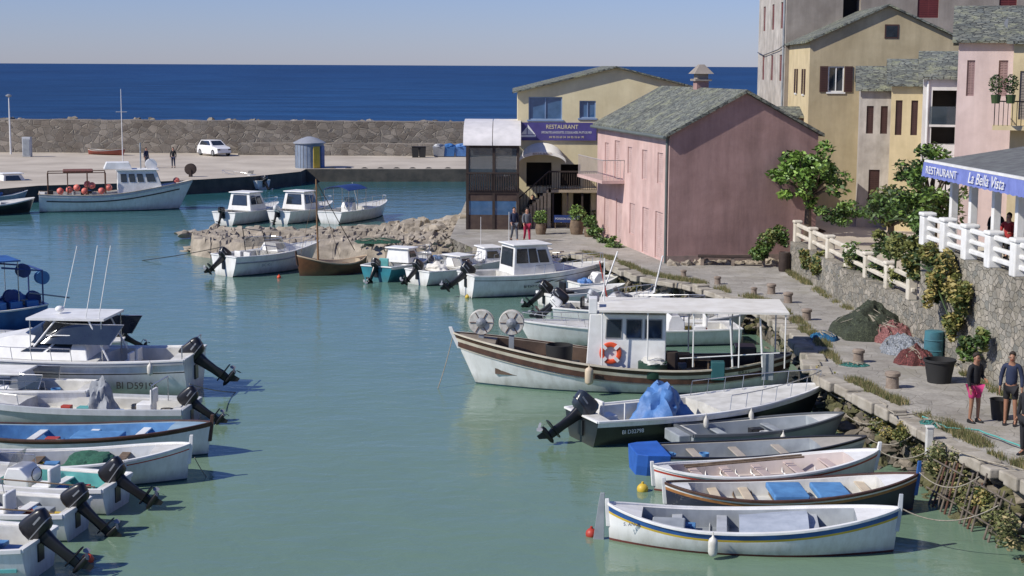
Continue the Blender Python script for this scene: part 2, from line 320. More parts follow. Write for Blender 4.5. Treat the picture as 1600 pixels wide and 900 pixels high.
# ---------------------------------------------------------------- boats
def boat(name,label,st,bw,group=None,cat='boat'):
    a=P(*st); b=P(*bw); d=b-a; o=root(name,(a.x,a.y,0),math.atan2(d.y,d.x),label,cat,group)
    return o,d.length,(-1 if d.x>0 else 1)
class H: pass
def hull(R,L,B,Hh,bow=.35,stern=.1,rake=.4,srake=0,draft=.35,kind='t',tw=.82,full=2.3,main=None,bot=None,m1=None,m2=None,s1=.08,s2=.001,inner=None,cap=None,dk=None,ck=(.04,.7),sd=.07,zf=.12,capr=.035):
    main=main or white; bot=bot or antif; m1=m1 or main; m2=m2 or main; inner=inner or deckw; cap=cap or wpaint; dk=dk or deckw
    n=34; us=[.5-.5*cos(PI*i/n) for i in range(n+1)]
    us=sorted(set(us+[ck[0],ck[1]]))
    def half(u):
        if kind=='d': s=abs(2*u-1); return B/2*max(0,1-s**full)**.8
        if u<.45: return B/2*(tw+(1-tw)*sin(PI/2*u/.45))
        return B/2*max(0,1-((u-.45)/.55)**full)**.75
    def sheer(u): return Hh+bow*max(0,(u-.35)/.65)**2+stern*max(0,(.35-u)/.35)**2
    def pos(u,z,sd_=1,off=0):
        sh=sheer(u); v=max(0,(z+draft)/(sh+draft)); e=.3+.45*max(0,(u-.55)/.45)**2+(.35*max(0,(.4-u)/.4)**2 if kind=='d' else 0)
        w=half(u)*v**e+off; q=z/sh if z>0 else .6*z/draft
        x=u*L+rake*max(0,(u-.7)/.3)**2*q-srake*max(0,(.3-u)/.3)**2*q
        return V((x,sd_*w,z))
    m=MB(); mi=[0,0,1,1,2,3]
    for sd_ in (1,-1):
        rows=[]
        for u in us:
            sh=sheer(u); a=.05; t=sh-s1-s2; rows.append([pos(u,z,sd_) for z in (-draft,-draft*.45,a,a+(t-a)*.5,t,sh-s1,sh)])
        k=len(m.v)
        for r in rows: m.v+=r
        for i in range(len(us)-1):
            for j in range(6):
                m.f.append([k+i*7+j,k+(i+1)*7+j,k+(i+1)*7+j+1,k+i*7+j+1]); m.m.append(mi[j])
    if kind!='d':
        l=[pos(0,z,1) for z in (-draft,-draft*.45,.05,Hh*.5,sheer(0))]; r=[pos(0,z,-1) for z in (sheer(0),Hh*.5,.05,-draft*.45)]
        m.add(l+r,[list(range(9))],1)
    hb=m.build('hull',[bot,main,m2,m1],R,True)
    m=MB()
    for sd_ in (1,-1):
        lo=[]
        for u in us:
            p=pos(u,sheer(u),sd_); w=abs(p.y); i=max(0,w-.07)
            lo.append([V((p.x,sd_*(w+.025),p.z-capr)),V((p.x,sd_*(w+.025),p.z+capr*.7)),V((p.x,sd_*i,p.z+capr*.7)),V((p.x,sd_*i,p.z-capr))])
        m.loft(lo)
    if kind!='d':
        p=pos(0,sheer(0)); m.box(-.04,.06,-p.y,p.y,p.z-capr*.9,p.z+capr*.65)
    m.build('gunwale',cap,R,bevel=.008)
    d=MB(); c=MB(); u0,u1=ck
    def X(u): return pos(u,sheer(u)).x
    prev=None
    for i,u in enumerate(us):
        ho=max(0,half(u)-.01); hi=max(0,ho-sd); z=sheer(u)+.002-.012; cam=.04*ho
        row=[V((X(u),ho,z)),V((X(u),hi,z)),V((X(u),0,z+cam)),V((X(u),-hi,z)),V((X(u),-ho,z))]
        fwid=min(hi,max(0,abs(pos(u,zf).y)-.05)); ck_=[V((X(u),hi,z)),V((X(u),fwid,zf)),V((X(u),-fwid,zf)),V((X(u),-hi,z))]
        if prev:
            pr,pc,pu=prev; ins=(pu>=u0-1e-6 and u<=u1+1e-6)
            for j in range(4):
                if ins and j in (1,2): continue
                d.add([pr[j],pr[j+1],row[j+1],row[j]],[(0,1,2,3)])
            if ins:
                for j in range(3): c.add([pc[j],pc[j+1],ck_[j+1],ck_[j]],[(0,1,2,3)],0)
        if abs(u-u0)<1e-6 or abs(u-u1)<1e-6: c.add(ck_+[row[2]],[(0,1,2,3,4)])
        prev=(row,ck_,u)
    d.build('deck',dk,R); c.build('interior',inner,R)
    h=H(); h.half=half; h.sheer=sheer; h.pos=pos; h.X=X; h.L=L; h.B=B; h.R=R; h.zf=zf; h.us=us; h.draft=draft; h.ck=ck
    return h
def frames(h,m_,n=12,z1=.08):
    for i in range(n):
        u=h.ck[0]+.04+(h.ck[1]-h.ck[0]-.08)*i/(n-1); m=MB()
        for s in (1,-1):
            z=h.sheer(u)-z1; a=h.pos(u,z,s); b=h.pos(u,h.zf+.02,s); x=h.X(u); ya=max(.02,h.half(u)-.09); yb=max(.01,abs(b.y)-.07)
            m.tube([(x,s*min(ya,abs(a.y)-.05),z),(x,s*yb,h.zf+.03),(x,0,h.zf+.03)],.022,4)
        m.build('rib',m_,h.R)
def strake(h,off,r,m,name='rubbing_strake',u0=0,u1=1):
    for s in (1,-1):
        mb=MB(); lo=[]
        for u in h.us:
            if u<u0 or u>u1: continue
            z=h.sheer(u)-off; p=h.pos(u,z,s); w=abs(p.y)
            lo.append([V((p.x,s*(w+.03),z-r)),V((p.x,s*(w+.03),z+r)),V((p.x,s*max(0,w-.03),z+r)),V((p.x,s*max(0,w-.03),z-r))])
        mb.loft(lo); mb.build(name,m,h.R)
def thwart(h,u,m,w=.22,dz=.12,name='bench'):
    x=h.X(u); z=h.sheer(u)-dz; y=max(.1,abs(h.pos(u,z).y)-.06); mb=MB(); mb.box(x-w/2,x+w/2,-y,y,z-.04,z); mb.build(name,m,h.R,bevel=.01)
def stem(h,m,hh=.22,u=1,name='stem_post',w=.05):
    z=h.sheer(u); a=h.pos(u,z-.5 if z>.6 else .05); b=h.pos(u,z); d=(b-a); e=b+V((d.x*.3,0,hh)); mb=MB()
    mb.loft([[a+V((x,y,0)) for x,y in ((-w,-w*.8),(w,-w*.8),(w,w*.8),(-w,w*.8))],[b+V((x,y,0)) for x,y in ((-w,-w*.8),(w,-w*.8),(w,w*.8),(-w,w*.8))],[e+V((x,y,0)) for x,y in ((-w*.8,-w*.7),(w*.8,-w*.7),(w*.8,w*.7),(-w*.8,w*.7))]])
    mb.build(name,m,h.R,bevel=.01)
def rudder(h,m,top=.25):
    z=h.sheer(0); mb=MB(); x=h.pos(0,z).x-.06
    mb.loft([[V((x+dx,y,zz)) for dx,y in ((0,-.025),(0,.025),(-wd,.025),(-wd,-.025))] for zz,wd in ((-.2,.26),(.1,.22),(z,.13),(z+top,.09))]); mb.build('rudder',m,h.R,bevel=.008)
def motor(R,x,z,tilt=55,s=1.,cowl=None,y=0,name='outboard_motor'):
    cowl=cowl or black; t=math.radians(tilt); s*=.92
    if tilt>25: x+=.14; z-=.2
    def T(p): p=V(p)*s; return V((x+p.x*cos(t)+p.z*sin(t),y+p.y,z-p.x*sin(t)+p.z*cos(t)))
    def se(cx,cz,a,b,n=20,tl=0): 
        l=[]
        for k in range(n):
            q=2*PI*k/n; cx_=math.copysign(abs(cos(q))**.5,cos(q))*a; cy=math.copysign(abs(sin(q))**.6,sin(q))*b; l.append(T((cx+cx_,cy,cz+tl*cx_)))
        return l
    m=MB(); m.loft([se(-.3,.0,.2,.1),se(-.3,.03,.27,.14),se(-.32,.16,.32,.165),se(-.34,.30,.34,.16,tl=.06),se(-.36,.40,.33,.145,tl=.13),se(-.37,.455,.28,.12,tl=.2),se(-.38,.48,.2,.08,tl=.22),se(-.38,.487,.08,.03,tl=.22)])
    o=m.build(name,cowl,R,True)
    m=MB(); m.loft([se(-.32,.13,.318,.168),se(-.32,.15,.325,.17)]); m.build('trim_band',galv if cowl is black else black,o)
    for a_,b_2 in ((-.162,-.156),(.156,.162)): m=MB(); m.box(-.58,-.36,a_,b_2,.25,.29,0,T); m.build('side_badge',galv,o)
    m=MB(); m.loft([se(-.27,.0,.16,.09),se(-.27,-.2,.13,.075),se(-.29,-.5,.11,.05),se(-.31,-.72,.12,.04),se(-.31,-.9,.1,.035)])
    m.loft([se(-.38,-.72,.27,.12),se(-.38,-.745,.27,.12)])
    m.lathe([(.01,.26),(.05,.2),(.07,.05),(.065,-.15),(.04,-.24)],n=10,fn=lambda p:T((-.36+p.z,p.y,-.93+p.x)))
    m.loft([[T((-.28,-.012,-.98)),T((-.28,.012,-.98)),T((-.5,.012,-.98)),T((-.5,-.012,-.98))],[T((-.42,-.006,-1.16)),T((-.42,.006,-1.16)),T((-.52,.006,-1.16)),T((-.52,-.006,-1.16))]])
    m.box(-.12,.06,-.13,.13,-.3,.06,fn=lambda p:V((x+p.x*s,y+p.y*s,z+p.z*s-.02)))
    m.build('drive_leg',black,o,True)
    m=MB()
    for k in range(3):
        a=2*PI*k/3; f=lambda r,w,dx:T((-.63+dx,cos(a)*r-sin(a)*w,-.93+sin(a)*r+cos(a)*w))
        m.add([f(.04,-.03,.02),f(.1,-.08,.04),f(.17,-.04,.03),f(.18,.04,-.02),f(.1,.07,-.04),f(.04,.03,-.02)],[(0,1,2,3,4,5)])
    m.build('propeller',galv,o)
    return o
def panelq(q,a,b,c,d,off):
    q=[V(p) for p in q]; n=(q[1]-q[0]).cross(q[3]-q[0]).normalized()*off
    f=lambda u,v:(q[0].lerp(q[1],u)).lerp(q[3].lerp(q[2],u),v)+n
    return [f(a,c),f(b,c),f(b,d),f(a,d)]
def win(par,q,a,b,c,d,fr=.03,fm=None,gm=None,name='window'):
    m=MB(); lw=(V(q[1])-V(q[0])).length; lh=(V(q[3])-V(q[0])).length
    o0=panelq(q,a,b,c,d,.004); o1=panelq(q,a,b,c,d,.022); fu=fr/lw; fv=fr/lh
    m.add(o0+o1,[(4,5,6,7),(0,1,5,4),(1,2,6,5),(2,3,7,6),(3,0,4,7)]); o=m.build(name,fm or black,par)
    m=MB(); m.add(panelq(q,a+fu,b-fu,c+fv,d-fv,.027),[(0,1,2,3)]); m.build('pane',gm or glassd,o); return o
def cabin(R,x0,x1,w,z0,z1,fs=.3,bs=0,tap=.9,m_=None,side=(),front=(),back=(),roof=True,rm=None,ov=.12,fm=None,name='cabin',rx=0):
    m_=m_ or wpaint; a=w/2; b=w/2*tap
    B0,B1,B2,B3=(x0,-a,z0),(x1,-a,z0),(x1,a,z0),(x0,a,z0); T0,T1_,T2,T3=(x0+bs,-b,z1),(x1-fs,-b,z1),(x1-fs,b,z1),(x0+bs,b,z1)
    m=MB(); m.add([B0,B1,B2,B3,T0,T1_,T2,T3],[(0,1,2,3),(4,5,6,7),(0,1,5,4),(1,2,6,5),(2,3,7,6),(3,0,4,7)]); o=m.build(name,m_,R,bevel=.03)
    for s in side:
        win(o,(B0,B1,T1_,T0),*s,fm=fm); win(o,(B2,B3,T3,T2),1-s[1],1-s[0],s[2],s[3],fm=fm)
    for s in front: win(o,(B1,B2,T2,T1_),*s,fm=fm)
    for s in back: win(o,(B3,B0,T0,T3),*s,fm=fm)
    if roof:
        m=MB(); m.box(x0+bs-ov-rx,x1-fs+ov*1.6,-b-ov,b+ov,z1+.001,z1+.07); m.build('roof',rm or m_,o,bevel=.03)
    return o
def screen(h,x0,x1,w,z,hh,name='windscreen',lean=.25,m_=None):
    pts=[]
    for k in range(13):
        a=-PI/2+PI*k/12; pts.append((x0+(x1-x0)*abs(cos(a))**.55,w/2*sin(a)))
    lo=[[V((x,y,z)) for x,y in pts],[V((x-lean*(1 if abs(y)<w*.49 else .4),y*.88,z+hh)) for x,y in pts]]
    m=MB(); m.loft(lo,caps=False,closed=False); o=m.build(name,m_ or glasst,h.R,True)
    m=MB(); m.tube([lo[0][0]]+lo[1]+[lo[0][-1]],.018); m.build('frame',steel,o); return o
def rail(h,u0,u1,hh,n=6,r=.014,close=True,name='guard_rail',ins=.1):
    us=[u0+(u1-u0)*i/n for i in range(n+1)]; m=MB(); pts={}
    for s in (1,-1):
        pts[s]=[]
        for u in us:
            b=h.pos(u,h.sheer(u)); y=max(.03,abs(b.y)-ins)*s; pts[s].append(V((b.x+.05,y,b.z+hh)))
    m.tube(pts[1]+pts[-1][::-1],r); o=m.build(name,steel,h.R)
    for s in (1,-1):
        for q in pts[s]: T1('stanchion',[q-V((.05,0,hh)),q],r*.8,steel,o,4)
def tarp(R,c,r,m_,name='tarpaulin_cover',rough=.3,fold=1,cone=.0,lean=0,fq=2.6):
    m=MB(); c=V(c); o=V((U(0,50),3,7)); vs=[]
    for p in ICV3:
        rid=1-2*abs(noise.noise(p*fq+o)); rid2=1-2*abs(noise.noise(p*fq*2+o)); k=1+rough*noise.noise(p*1.6+o)+.1*fold*(rid-.7)+.05*fold*(rid2-.7); th=math.atan2(p.y,p.x); fl=1+.05*fold*sin(th*7+2*p.z+noise.noise(p+o)*4)*(1-max(0,p.z))-cone*max(0,p.z)**.8
        q=V((p.x*r[0]*k*fl+lean*max(0,p.z),p.y*r[1]*k*fl,max(-.05,p.z)*r[2]*k)); 
        if p.z<=0: q.x*=1.08; q.y*=1.08
        vs.append(c+q)
    m.add(vs,ICF3); return m.build(name,m_,R,True)
def canopy(R,x0,x1,w,z,m_,posts=3,pz=.5,th=.05,name='canopy',arch=0,pr=.022,pm=None):
    m=MB(); lo=[]
    for k in range(9):
        y=-w/2+w*k/8; zz=z+arch*(1-(2*k/8-1)**2); lo.append((y,zz))
    m.loft([[V((x,y,zz)) for y,zz in lo]+[V((x,y,zz-th)) for y,zz in lo[::-1]] for x in (x0,(x0+x1)/2,x1)]); o=m.build(name,m_,R,True)
    for i in range(posts):
        x=x0+.1+(x1-x0-.2)*i/max(1,posts-1)
        for s in (1,-1): T1('canopy_post',[(x,s*(w/2-.06),pz),(x,s*(w/2-.06),z-.02)],pr,pm or steel,o)
    return o
def console(R,x,w,z0,hh,m_=None):
    m=MB(); m.loft([[V((x-.3,-w/2,z0)),V((x+.35,-w/2,z0)),V((x+.35,w/2,z0)),V((x-.3,w/2,z0))],[V((x-.3,-w/2,z0+hh*.7)),V((x+.3,-w/2,z0+hh*.7)),V((x+.3,w/2,z0+hh*.7)),V((x-.3,w/2,z0+hh*.7))],[V((x-.1,-w/2,z0+hh)),V((x+.2,-w/2,z0+hh)),V((x+.2,w/2,z0+hh)),V((x-.1,w/2,z0+hh))]])
    o=m.build('console',m_ or wpaint,R,bevel=.03); m=MB(); m.add([(x+.2,-w/2,z0+hh),(x+.2,w/2,z0+hh),(x+.05,w/2*.9,z0+hh+.32),(x+.05,-w/2*.9,z0+hh+.32)],[(0,1,2,3)]); m.build('windscreen',glasst,o)
    m=MB(); m.loft([[V((x-.34+.16*cos(a)*.25,.16*cos(a),z0+hh*.72+.16*sin(a)))+V((.015*cos(b),.015*sin(b),0)) for b in (0,1.57,3.14,4.71)] for a in [2*PI*k/12 for k in range(13)]],caps=False); m.build('steering_wheel',black,o); return o
def seat(R,x,y,z,m_=None,name='seat',w=.5):
    m=MB(); m.box(x-.22,x+.22,y-w/2,y+w/2,z,z+.38); m.box(x-.27,x-.18,y-w/2,y+w/2,z+.36,z+.78); m.build(name,m_ or wpaint,R,bevel=.03)
def clutter(h,n,cols,u0,u1,zz=None):
    for i in range(n):
        u=U(u0,u1); x=h.X(u); y=U(-.5,.5)*h.half(u); z=(zz if zz is not None else h.zf); k=random.choice((0,1,2)); m=MB()
        if k==0: a=U(.14,.24); m.box(x-a,x+a,y-a*.7,y+a*.7,z,z+U(.15,.3)); m.build('crate',random.choice(cols),h.R,bevel=.015)
        elif k==1:
            m.loft([[V((x+cos(t)*(.17+.035*cos(b)),y+sin(t)*(.17+.035*cos(b)),z+.04+.05*sin(b)+.01*t)) for b in (0,1.57,3.14,4.71)] for t in [k_*.7 for k_ in range(22)]]); m.build('coiled_rope',rope,h.R)
        else: r_=U(.1,.15); m.lathe([(r_*.8,0),(r_,.25),(r_*.85,.25),(r_*.7,.03)],(x,y,z),12); m.build('bucket',random.choice(cols),h.R,True)
def wpt(R,p):
    return V(R.location)+Matrix.Rotation(R.rotation_euler[2],3,'Z')@V(p)
def fender(h,u,side,label,m_=None,L_=.5,r=.1):
    z=h.sheer(u); p=h.pos(u,z,side); q=wpt(h.R,(p.x,p.y+side*(r+.03),z-.0)); m=MB()
    m.lathe([(.02,.0),(.03,-.04),(r*.8,-.08),(r,-.14),(r,-L_+.06),(r*.8,-L_),(.02,-L_-.04)],q,12)
    m.tube([q,q+V((0,0,.06))],.012); tag(m.build('fender',m_ or mat('fender_white',(.7,.68,.62),.5,(.5,.48,.42),5),smooth=True),label,'fender','fenders hanging on the boats')
def hname(h,s,u,side,z,size,m_,sx=1,name='lettering',off=.04):
    p=h.pos(u,z+size*.5,side); text(s,size,h.R,(p.x,p.y+side*off,z),PI/2,(0 if side<0 else PI),m_,name,sx,.006)
def ropeline(a,b,label,sag=.3,r=.014,m_=None):
    m=MB(); a=V(a);b=V(b); m.tube([a.lerp(b,t/10)-V((0,0,sag*4*(t/10)*(1-t/10))) for t in range(11)],r,5); tag(m.build('mooring_rope',m_ or rope),label,'rope','mooring ropes')
mixc=[redp,bluein,wpaint,tealin,greyin,yellow]
dletter=mat('dark_lettering',(.02,.02,.02),.6)
# --- right side
G='small wooden boats moored bow to the quay'
R,L,nr=boat('wooden_boat','white wooden boat with blue and yellow side stripes, nearest the camera at right',(952,843),(1396,862),G)
h=hull(R,L,2.0,.52,.42,.28,.1,.05,kind='d',full=2.5,m1=bluep,m2=yellow,s1=.15,s2=.05,inner=greyin,cap=wpaint,dk=wpaint,ck=(.12,.86),sd=.14,bot=antr,zf=.14)
frames(h,lgrey,11)
for u in (.24,.4,.72): thwart(h,u,lgrey)
stem(h,lgrey,.3); stem(h,wpaint,.1,0,'stern_post'); rudder(h,greyin,.22)
m=MB(); m.loft([[V((h.X(u),y,h.sheer(u)-.07+.12*(1-(y/(.8))**2)+.025*sin(19*u+3*y))) for y in (-.78,-.4,0,.4,.78)] for u in (.46,.5,.54,.58,.62,.66,.7)],caps=False,closed=False); m.build('canvas_cover',mat('pale_grey_canvas',(.42,.46,.52),.8,(.32,.36,.42),3,bp=.02,bsc=6),R,True)
m=MB(); m.box(.9,1.6,-.35,.35,.15,.45); m.build('engine_box',greyin,R,bevel=.03); clutter(h,2,[bluein,greyin],.25,.4)
hname(h,'S. ANGELO',.1,-1,.5,.1,dbluep)
fender(h,.37,-1,'white fender hanging on the near blue striped wooden boat',L_=.42); 
h1=h
R,L,nr=boat('wooden_boat','dark navy wooden boat with white and orange bands and two light blue covers',(1040,797),(1426,797),G)
h=hull(R,L,1.9,.45,.4,.2,.1,.05,kind='d',full=2.6,m1=wpaint,m2=orangew,s1=.08,s2=.07,main=navyh,inner=deckw,cap=brown,dk=wpaint,ck=(.1,.86),sd=.12,bot=antr,zf=.13)
frames(h,wood,10)
for u in (.2,.33,.8): thwart(h,u,mat('cream_paint',(.6,.5,.36),.6))
stem(h,bluep,.3); stem(h,wpaint,.12,0,'stern_post')
for a,b in ((.42,.56),(.6,.73)):
    m=MB(); m.box(h.X(a),h.X(b),-.62,.62,.36,.5); m.build('blue_cover',bluein,R,bevel=.03)
h2=h
R,L,nr=boat('wooden_boat','white wooden boat with red stripe and pinkish thwarts at right',(1022,766),(1362,754),G)
h=hull(R,L,1.8,.45,.36,.16,.15,.05,kind='d',full=2.7,m1=white,m2=redp,s1=.08,s2=.05,inner=mat('pale_pink_inside',(.6,.52,.49),.7,(.5,.44,.41)),cap=wpaint,dk=wpaint,ck=(.08,.88),sd=.1,bot=antr,zf=.13)
frames(h,wpaint,11)
for u in (.2,.35,.5,.65,.8): thwart(h,u,mat('pink_thwart',(.52,.42,.39),.7))
stem(h,wpaint,.2); stem(h,wpaint,.1,0,'stern_post')
for y0,y1 in ((.3,.5),(.15,.3)): T1('oar',[(.8,y0,.5),(3.8,y1,.62)],.025,wood,R)
h3=h
R,L,nr=boat('open_boat','grey and white open boat with a bright blue hull end at right',(1003,735),(1338,726),G)
h=hull(R,L,1.8,.48,.25,.02,.25,tw=.75,main=lgrey,m1=white,s1=.14,inner=greyin,cap=black,dk=mat('beige_deck',(.42,.39,.34),.7),ck=(.09,.8),sd=.12,zf=.13)
for u in (.25,.45,.65): thwart(h,u,mat('beige_seat',(.42,.37,.31),.7))
clutter(h,3,[greyin,bluein],.1,.6)
m=MB(); lo=[]
for u,o_ in ((-.05,.0),(0,.035),(.05,.035),(.1,.035)):
    lo.append([V((u*L if u>0 else u*L*.9,s*(abs(h.pos(max(0,u),z).y)+o_-(.12 if u<0 else 0)),z)) for s,z in ((1,-.1),(1,.25),(1,.56),(-1,.56),(-1,.25),(-1,-.1))])
m.loft(lo); m.build('blue_stern_sleeve',mat('bright_blue_paint',(.03,.13,.5),.5,(.02,.09,.36)),R,bevel=.02); h4=h
R,L,nr=boat('dinghy','plain grey aluminium dinghy behind the boat with the bright blue end',(1068,702),(1302,686),G)
h=hull(R,L,1.7,.5,.2,.02,.3,tw=.8,main=mat('dull_aluminium',(.3,.33,.35),.45,(.22,.25,.27)),inner=mat('grey_liner',(.36,.39,.41),.6,(.27,.3,.32)),cap=mat('dark_grey_rim',(.12,.13,.14),.5),ck=(.04,.84),sd=.12,zf=.12,capr=.05)
for u in (.25,.6): thwart(h,u,greyin)
m=MB(); m.box(-.35,.0,-.5,.5,.2,.5); m.build('stern_step',greyin,R,bevel=.03); clutter(h,3,[greyin,wpaint,black],.15,.6)
fender(h,.55,-1,'white fender hanging on the plain grey dinghy',L_=.35,r=.08); h5=h
R,L,nr=boat('motor_boat','black hulled white motorboat with a bright blue tarpaulin over its console',(908,690),(1262,656),None)
h=hull(R,L,2.4,.72,.3,.02,.5,tw=.86,main=blackhull,m1=white,s1=.16,inner=deckw,cap=wpaint,ck=(.06,.52),sd=.2,zf=.25,bot=antif,full=2.6)
motor(R,-.05,.76,54,1.22,mat('dark_blue_grey_cowl',(.035,.045,.06),.25))
tarp(R,(2.45,.0,.45),(.8,.7,.98),tarpb,rough=.4,fold=2.0,cone=.22,lean=.05,fq=2.4); rail(h,.55,.98,.42,6); seat(R,.9,.3,.25); clutter(h,3,[greyin,wpaint],.08,.2)
hname(h,'BI D32798',.14,-1,.42,.15,wpaint); T1('post',[(1.0,-.6,.3),(1.0,-.6,1.1)],.03,wpaint,R)
fender(h,.43,-1,'small white fender at the middle of the black hulled motorboat',L_=.3,r=.07); fender(h,.63,-1,'small white fender forward of the blue tarpaulin on the black motorboat',L_=.3,r=.07); h6=h
# fishing boat
cream=mat('cream_strake',(.66,.6,.48),.6,(.48,.42,.32))
R,L,nr=boat('fishing_boat','large white and brown wooden fishing boat with a white flat canopy and orange lifebuoy',(1226,607),(744,599))
h=hull(R,L,3.1,.78,.85,.34,.75,.2,draft=.6,kind='d',full=2.9,m1=brown,m2=cream,s1=.15,s2=.12,main=white,inner=mat('brown_deck_inside',(.16,.105,.075),.8,(.08,.055,.04)),cap=brown,dk=mat('worn_deck',(.32,.27,.21),.8,(.17,.14,.11)),ck=(.06,.9),sd=.2,zf=.42,bot=mat('blue_green_waterline',(.03,.09,.12),.7,(.02,.05,.06)))
strake(h,.34,.085,brown); strake(h,.47,.02,cream,'cream_bead'); strake(h,.0,.025,cream,'rail_cap'); stem(h,wpaint,.18,1,'stem_post',.07)
X=lambda px:(1226-px)/49.3
cb=cabin(R,X(1040),X(918),1.9,.45,2.42,.12,0,.95,wpaint,side=((.05,.28,.62,.93),(.31,.52,.62,.93),(.57,.78,.62,.93)),front=((.06,.34,.55,.93),(.37,.63,.55,.93),(.66,.94,.55,.93)),roof=False,fm=mat('window_grey',(.3,.3,.29),.5))
canopy(R,X(1222),X(938),2.9,2.62,canvas,5,.9,.06,pm=wpaint)
T1('brace',[(X(1100),-1.2,2.45),(X(1100),1.2,2.45)],.03,wpaint,R)
for px in (1135,1180): T1('brace',[(X(px),1.2,2.4),(X(px)-.1,1.25,.9)],.03,wpaint,R)
T1('hand_rail',[(X(1210),1.25,1.35),(X(1060),1.35,1.15)],.02,wpaint,R)
lb=MB(); lb.loft([[V((X(956)+cos(a)*(.27+.075*cos(b)),.985+.05*sin(b),1.22+sin(a)*(.27+.075*cos(b)))) for b in [2*PI*k/8 for k in range(8)]] for a in [2*PI*k/24 for k in range(25)]],caps=False); o=lb.build('lifebuoy',orange,R,True)
for a in (PI/4,3*PI/4,5*PI/4,7*PI/4):
    m=MB(); m.box(-.05,.05,-.01,.013,-.085,.085,0,lambda p,a=a:V((X(956)+cos(a)*(.27+p.z)-sin(a)*p.x,1.04+p.y,1.22+sin(a)*(.27+p.z)+cos(a)*p.x)))
    m.build('white_band',wpaint,o)
for px in (755,802):
    x=X(px); zc=1.98; m=MB()
    m.lathe([(.06,-.14),(.38,-.14),(.4,-.1),(.4,-.08),(.16,-.05),(.16,.05),(.4,.08),(.4,.1),(.38,.14),(.06,.14)],(x,0,zc),24,0,lambda p:V((p.x,p.z,p.y))); o=m.build('net_hauler',mat('worn_white_metal',(.66,.64,.58),.5,(.42,.38,.32),6),R,True)
    m=MB(); m.lathe([(.16,.15),(.16,.2),(.05,.24)],(x,0,zc),14,0,lambda p:V((p.x,p.z,p.y))); m.build('hub',galv,o)
    for k in range(6): a=k*PI/3; T1('spoke',[(x+cos(a)*.14,.155,zc+sin(a)*.14),(x+cos(a)*.36,.155,zc+sin(a)*.36)],.012,rust,o,5)
    m=MB(); m.box(x-.08,x+.08,-.1,.1,.8,zc-.1); m.build('pedestal',greyin,o)
m=MB(); m.lathe([(.3,.5),(.4,.55),(.43,1.05),(.4,1.06),(.37,.6)],(X(877),.35,.3),18); m.build('black_tub',rubber,R,True)
m=MB(); m.box(X(1180),X(1148),-.5,.3,.45,1.35); m.build('engine_box',black,R,bevel=.04)
for px,yy in ((1095,.3),(1065,-.3)):
    m=MB(); m.box(X(px)-.3,X(px)+.3,yy-.25,yy+.25,.95,1.02); m.box(X(px)-.25,X(px)-.2,yy-.2,yy+.2,.42,.95); m.box(X(px)+.2,X(px)+.25,yy-.2,yy+.2,.42,.95); m.build('table',wood,R)
m=MB(); m.lathe([(.4,.42),(.45,.6),(.45,.9),(.4,.9)],(X(1020),1.1,.1),16); m.build('net_tub',mat('dark_green_plastic',(.02,.06,.04),.5),R,True); m=MB(); rock(m,(X(1020),1.1,.98),(.4,.4,.14),fine=True); m.build('folded_net',deckw,R)
m=MB(); m.box(X(1128),X(1108),1.0,1.4,.5,1.05); m.build('blue_crate',mat('petrol_plastic',(.03,.12,.13),.5),R,bevel=.02)
m=MB(); m.box(X(935),X(922),.3,.9,2.42,2.9); m.build('roof_light',wpaint,R,bevel=.02); T1('aerial',[(X(945),-.5,2.6),(X(945),-.5,4.0)],.02,wpaint,R)
for k in range(4):
    xx=X(850-k*20); yy=h.half(min(.99,xx/L))*.8-.1; m=MB(); m.box(xx-.08,xx+.08,-yy,yy,.74,.8); m.build('deck_beam',brown,R)
clutter(h,14,[rubber,greyin,wood,bluein,dwood],.12,.42); clutter(h,6,[rubber,greyin,wood,dwood],.66,.8)
for px in (1195,1050): m=MB(); m.box(X(px)-.18,X(px)+.18,.5,.9,.42,1.25); m.build('locker',random.choice([dwood,greyin]),R,bevel=.02)
hname(h,'PIERRE',.15,1,.69,.15,dletter,off=.03)
fender(h,.63,1,'long cream fender lying against the fishing boat hull',mat('cream_fender',(.62,.5,.36),.6),.55,.13); h7=h
G2='white motorboats along the inner quay'
R,L,nr=boat('motor_boat','long white motorboat directly behind the fishing boat wheelhouse',(1150,534),(830,538),G2)
h=hull(R,L,2.2,.6,.3,.02,.5,full=2.4,ck=(.06,.6),sd=.2,zf=.25); console(R,2.3,.8,.25,.8); rail(h,.6,.98,.3,5); seat(R,1.4,0,.25); clutter(h,3,mixc,.1,.5)
R,L,nr=boat('motor_boat','white motorboat with tilted black outboard and white cover, behind the net haulers',(872,502),(1085,512),G2)
h=hull(R,L,2.3,.65,.3,.02,.5,ck=(.06,.62),sd=.2,zf=.25); motor(R,-.05,.75,50,1.15); motor(R,-.05,.75,45,.8,wpaint,y=-.6,name='spare_outboard')
console(R,2.2,.8,.25,.9); seat(R,1.2,0,.25,black); rail(h,.55,.98,.35,5); tarp(R,(3.6,0,.6),(.6,.6,.5),canvas,fold=1.5); clutter(h,3,mixc,.1,.5)
R,L,nr=boat('inflatable_boat','low white inflatable boat close to the quay wall behind the fishing boat canopy',(985,488),(1090,499),G2)
h=hull(R,L,1.9,.45,.2,.02,.4,ck=(.05,.7),sd=.32,zf=.2,capr=.12,cap=wpaint,inner=greyin); console(R,1.4,.6,.2,.7,lgrey); T1('pole',[(.8,.3,.4),(1.3,.3,2.4)],.04,wpaint,R); clutter(h,2,mixc,.1,.5)
R,L,nr=boat('motor_boat','white motorboat with low windscreen moored along the quay behind the canopy',(1035,517),(1150,522),G2)
h=hull(R,L,1.9,.6,.2,.02,.4,ck=(.05,.6),sd=.2,zf=.2); screen(h,1.3,2.0,1.2,.65,.35); rail(h,.55,.97,.3,4); seat(R,.8,0,.2)
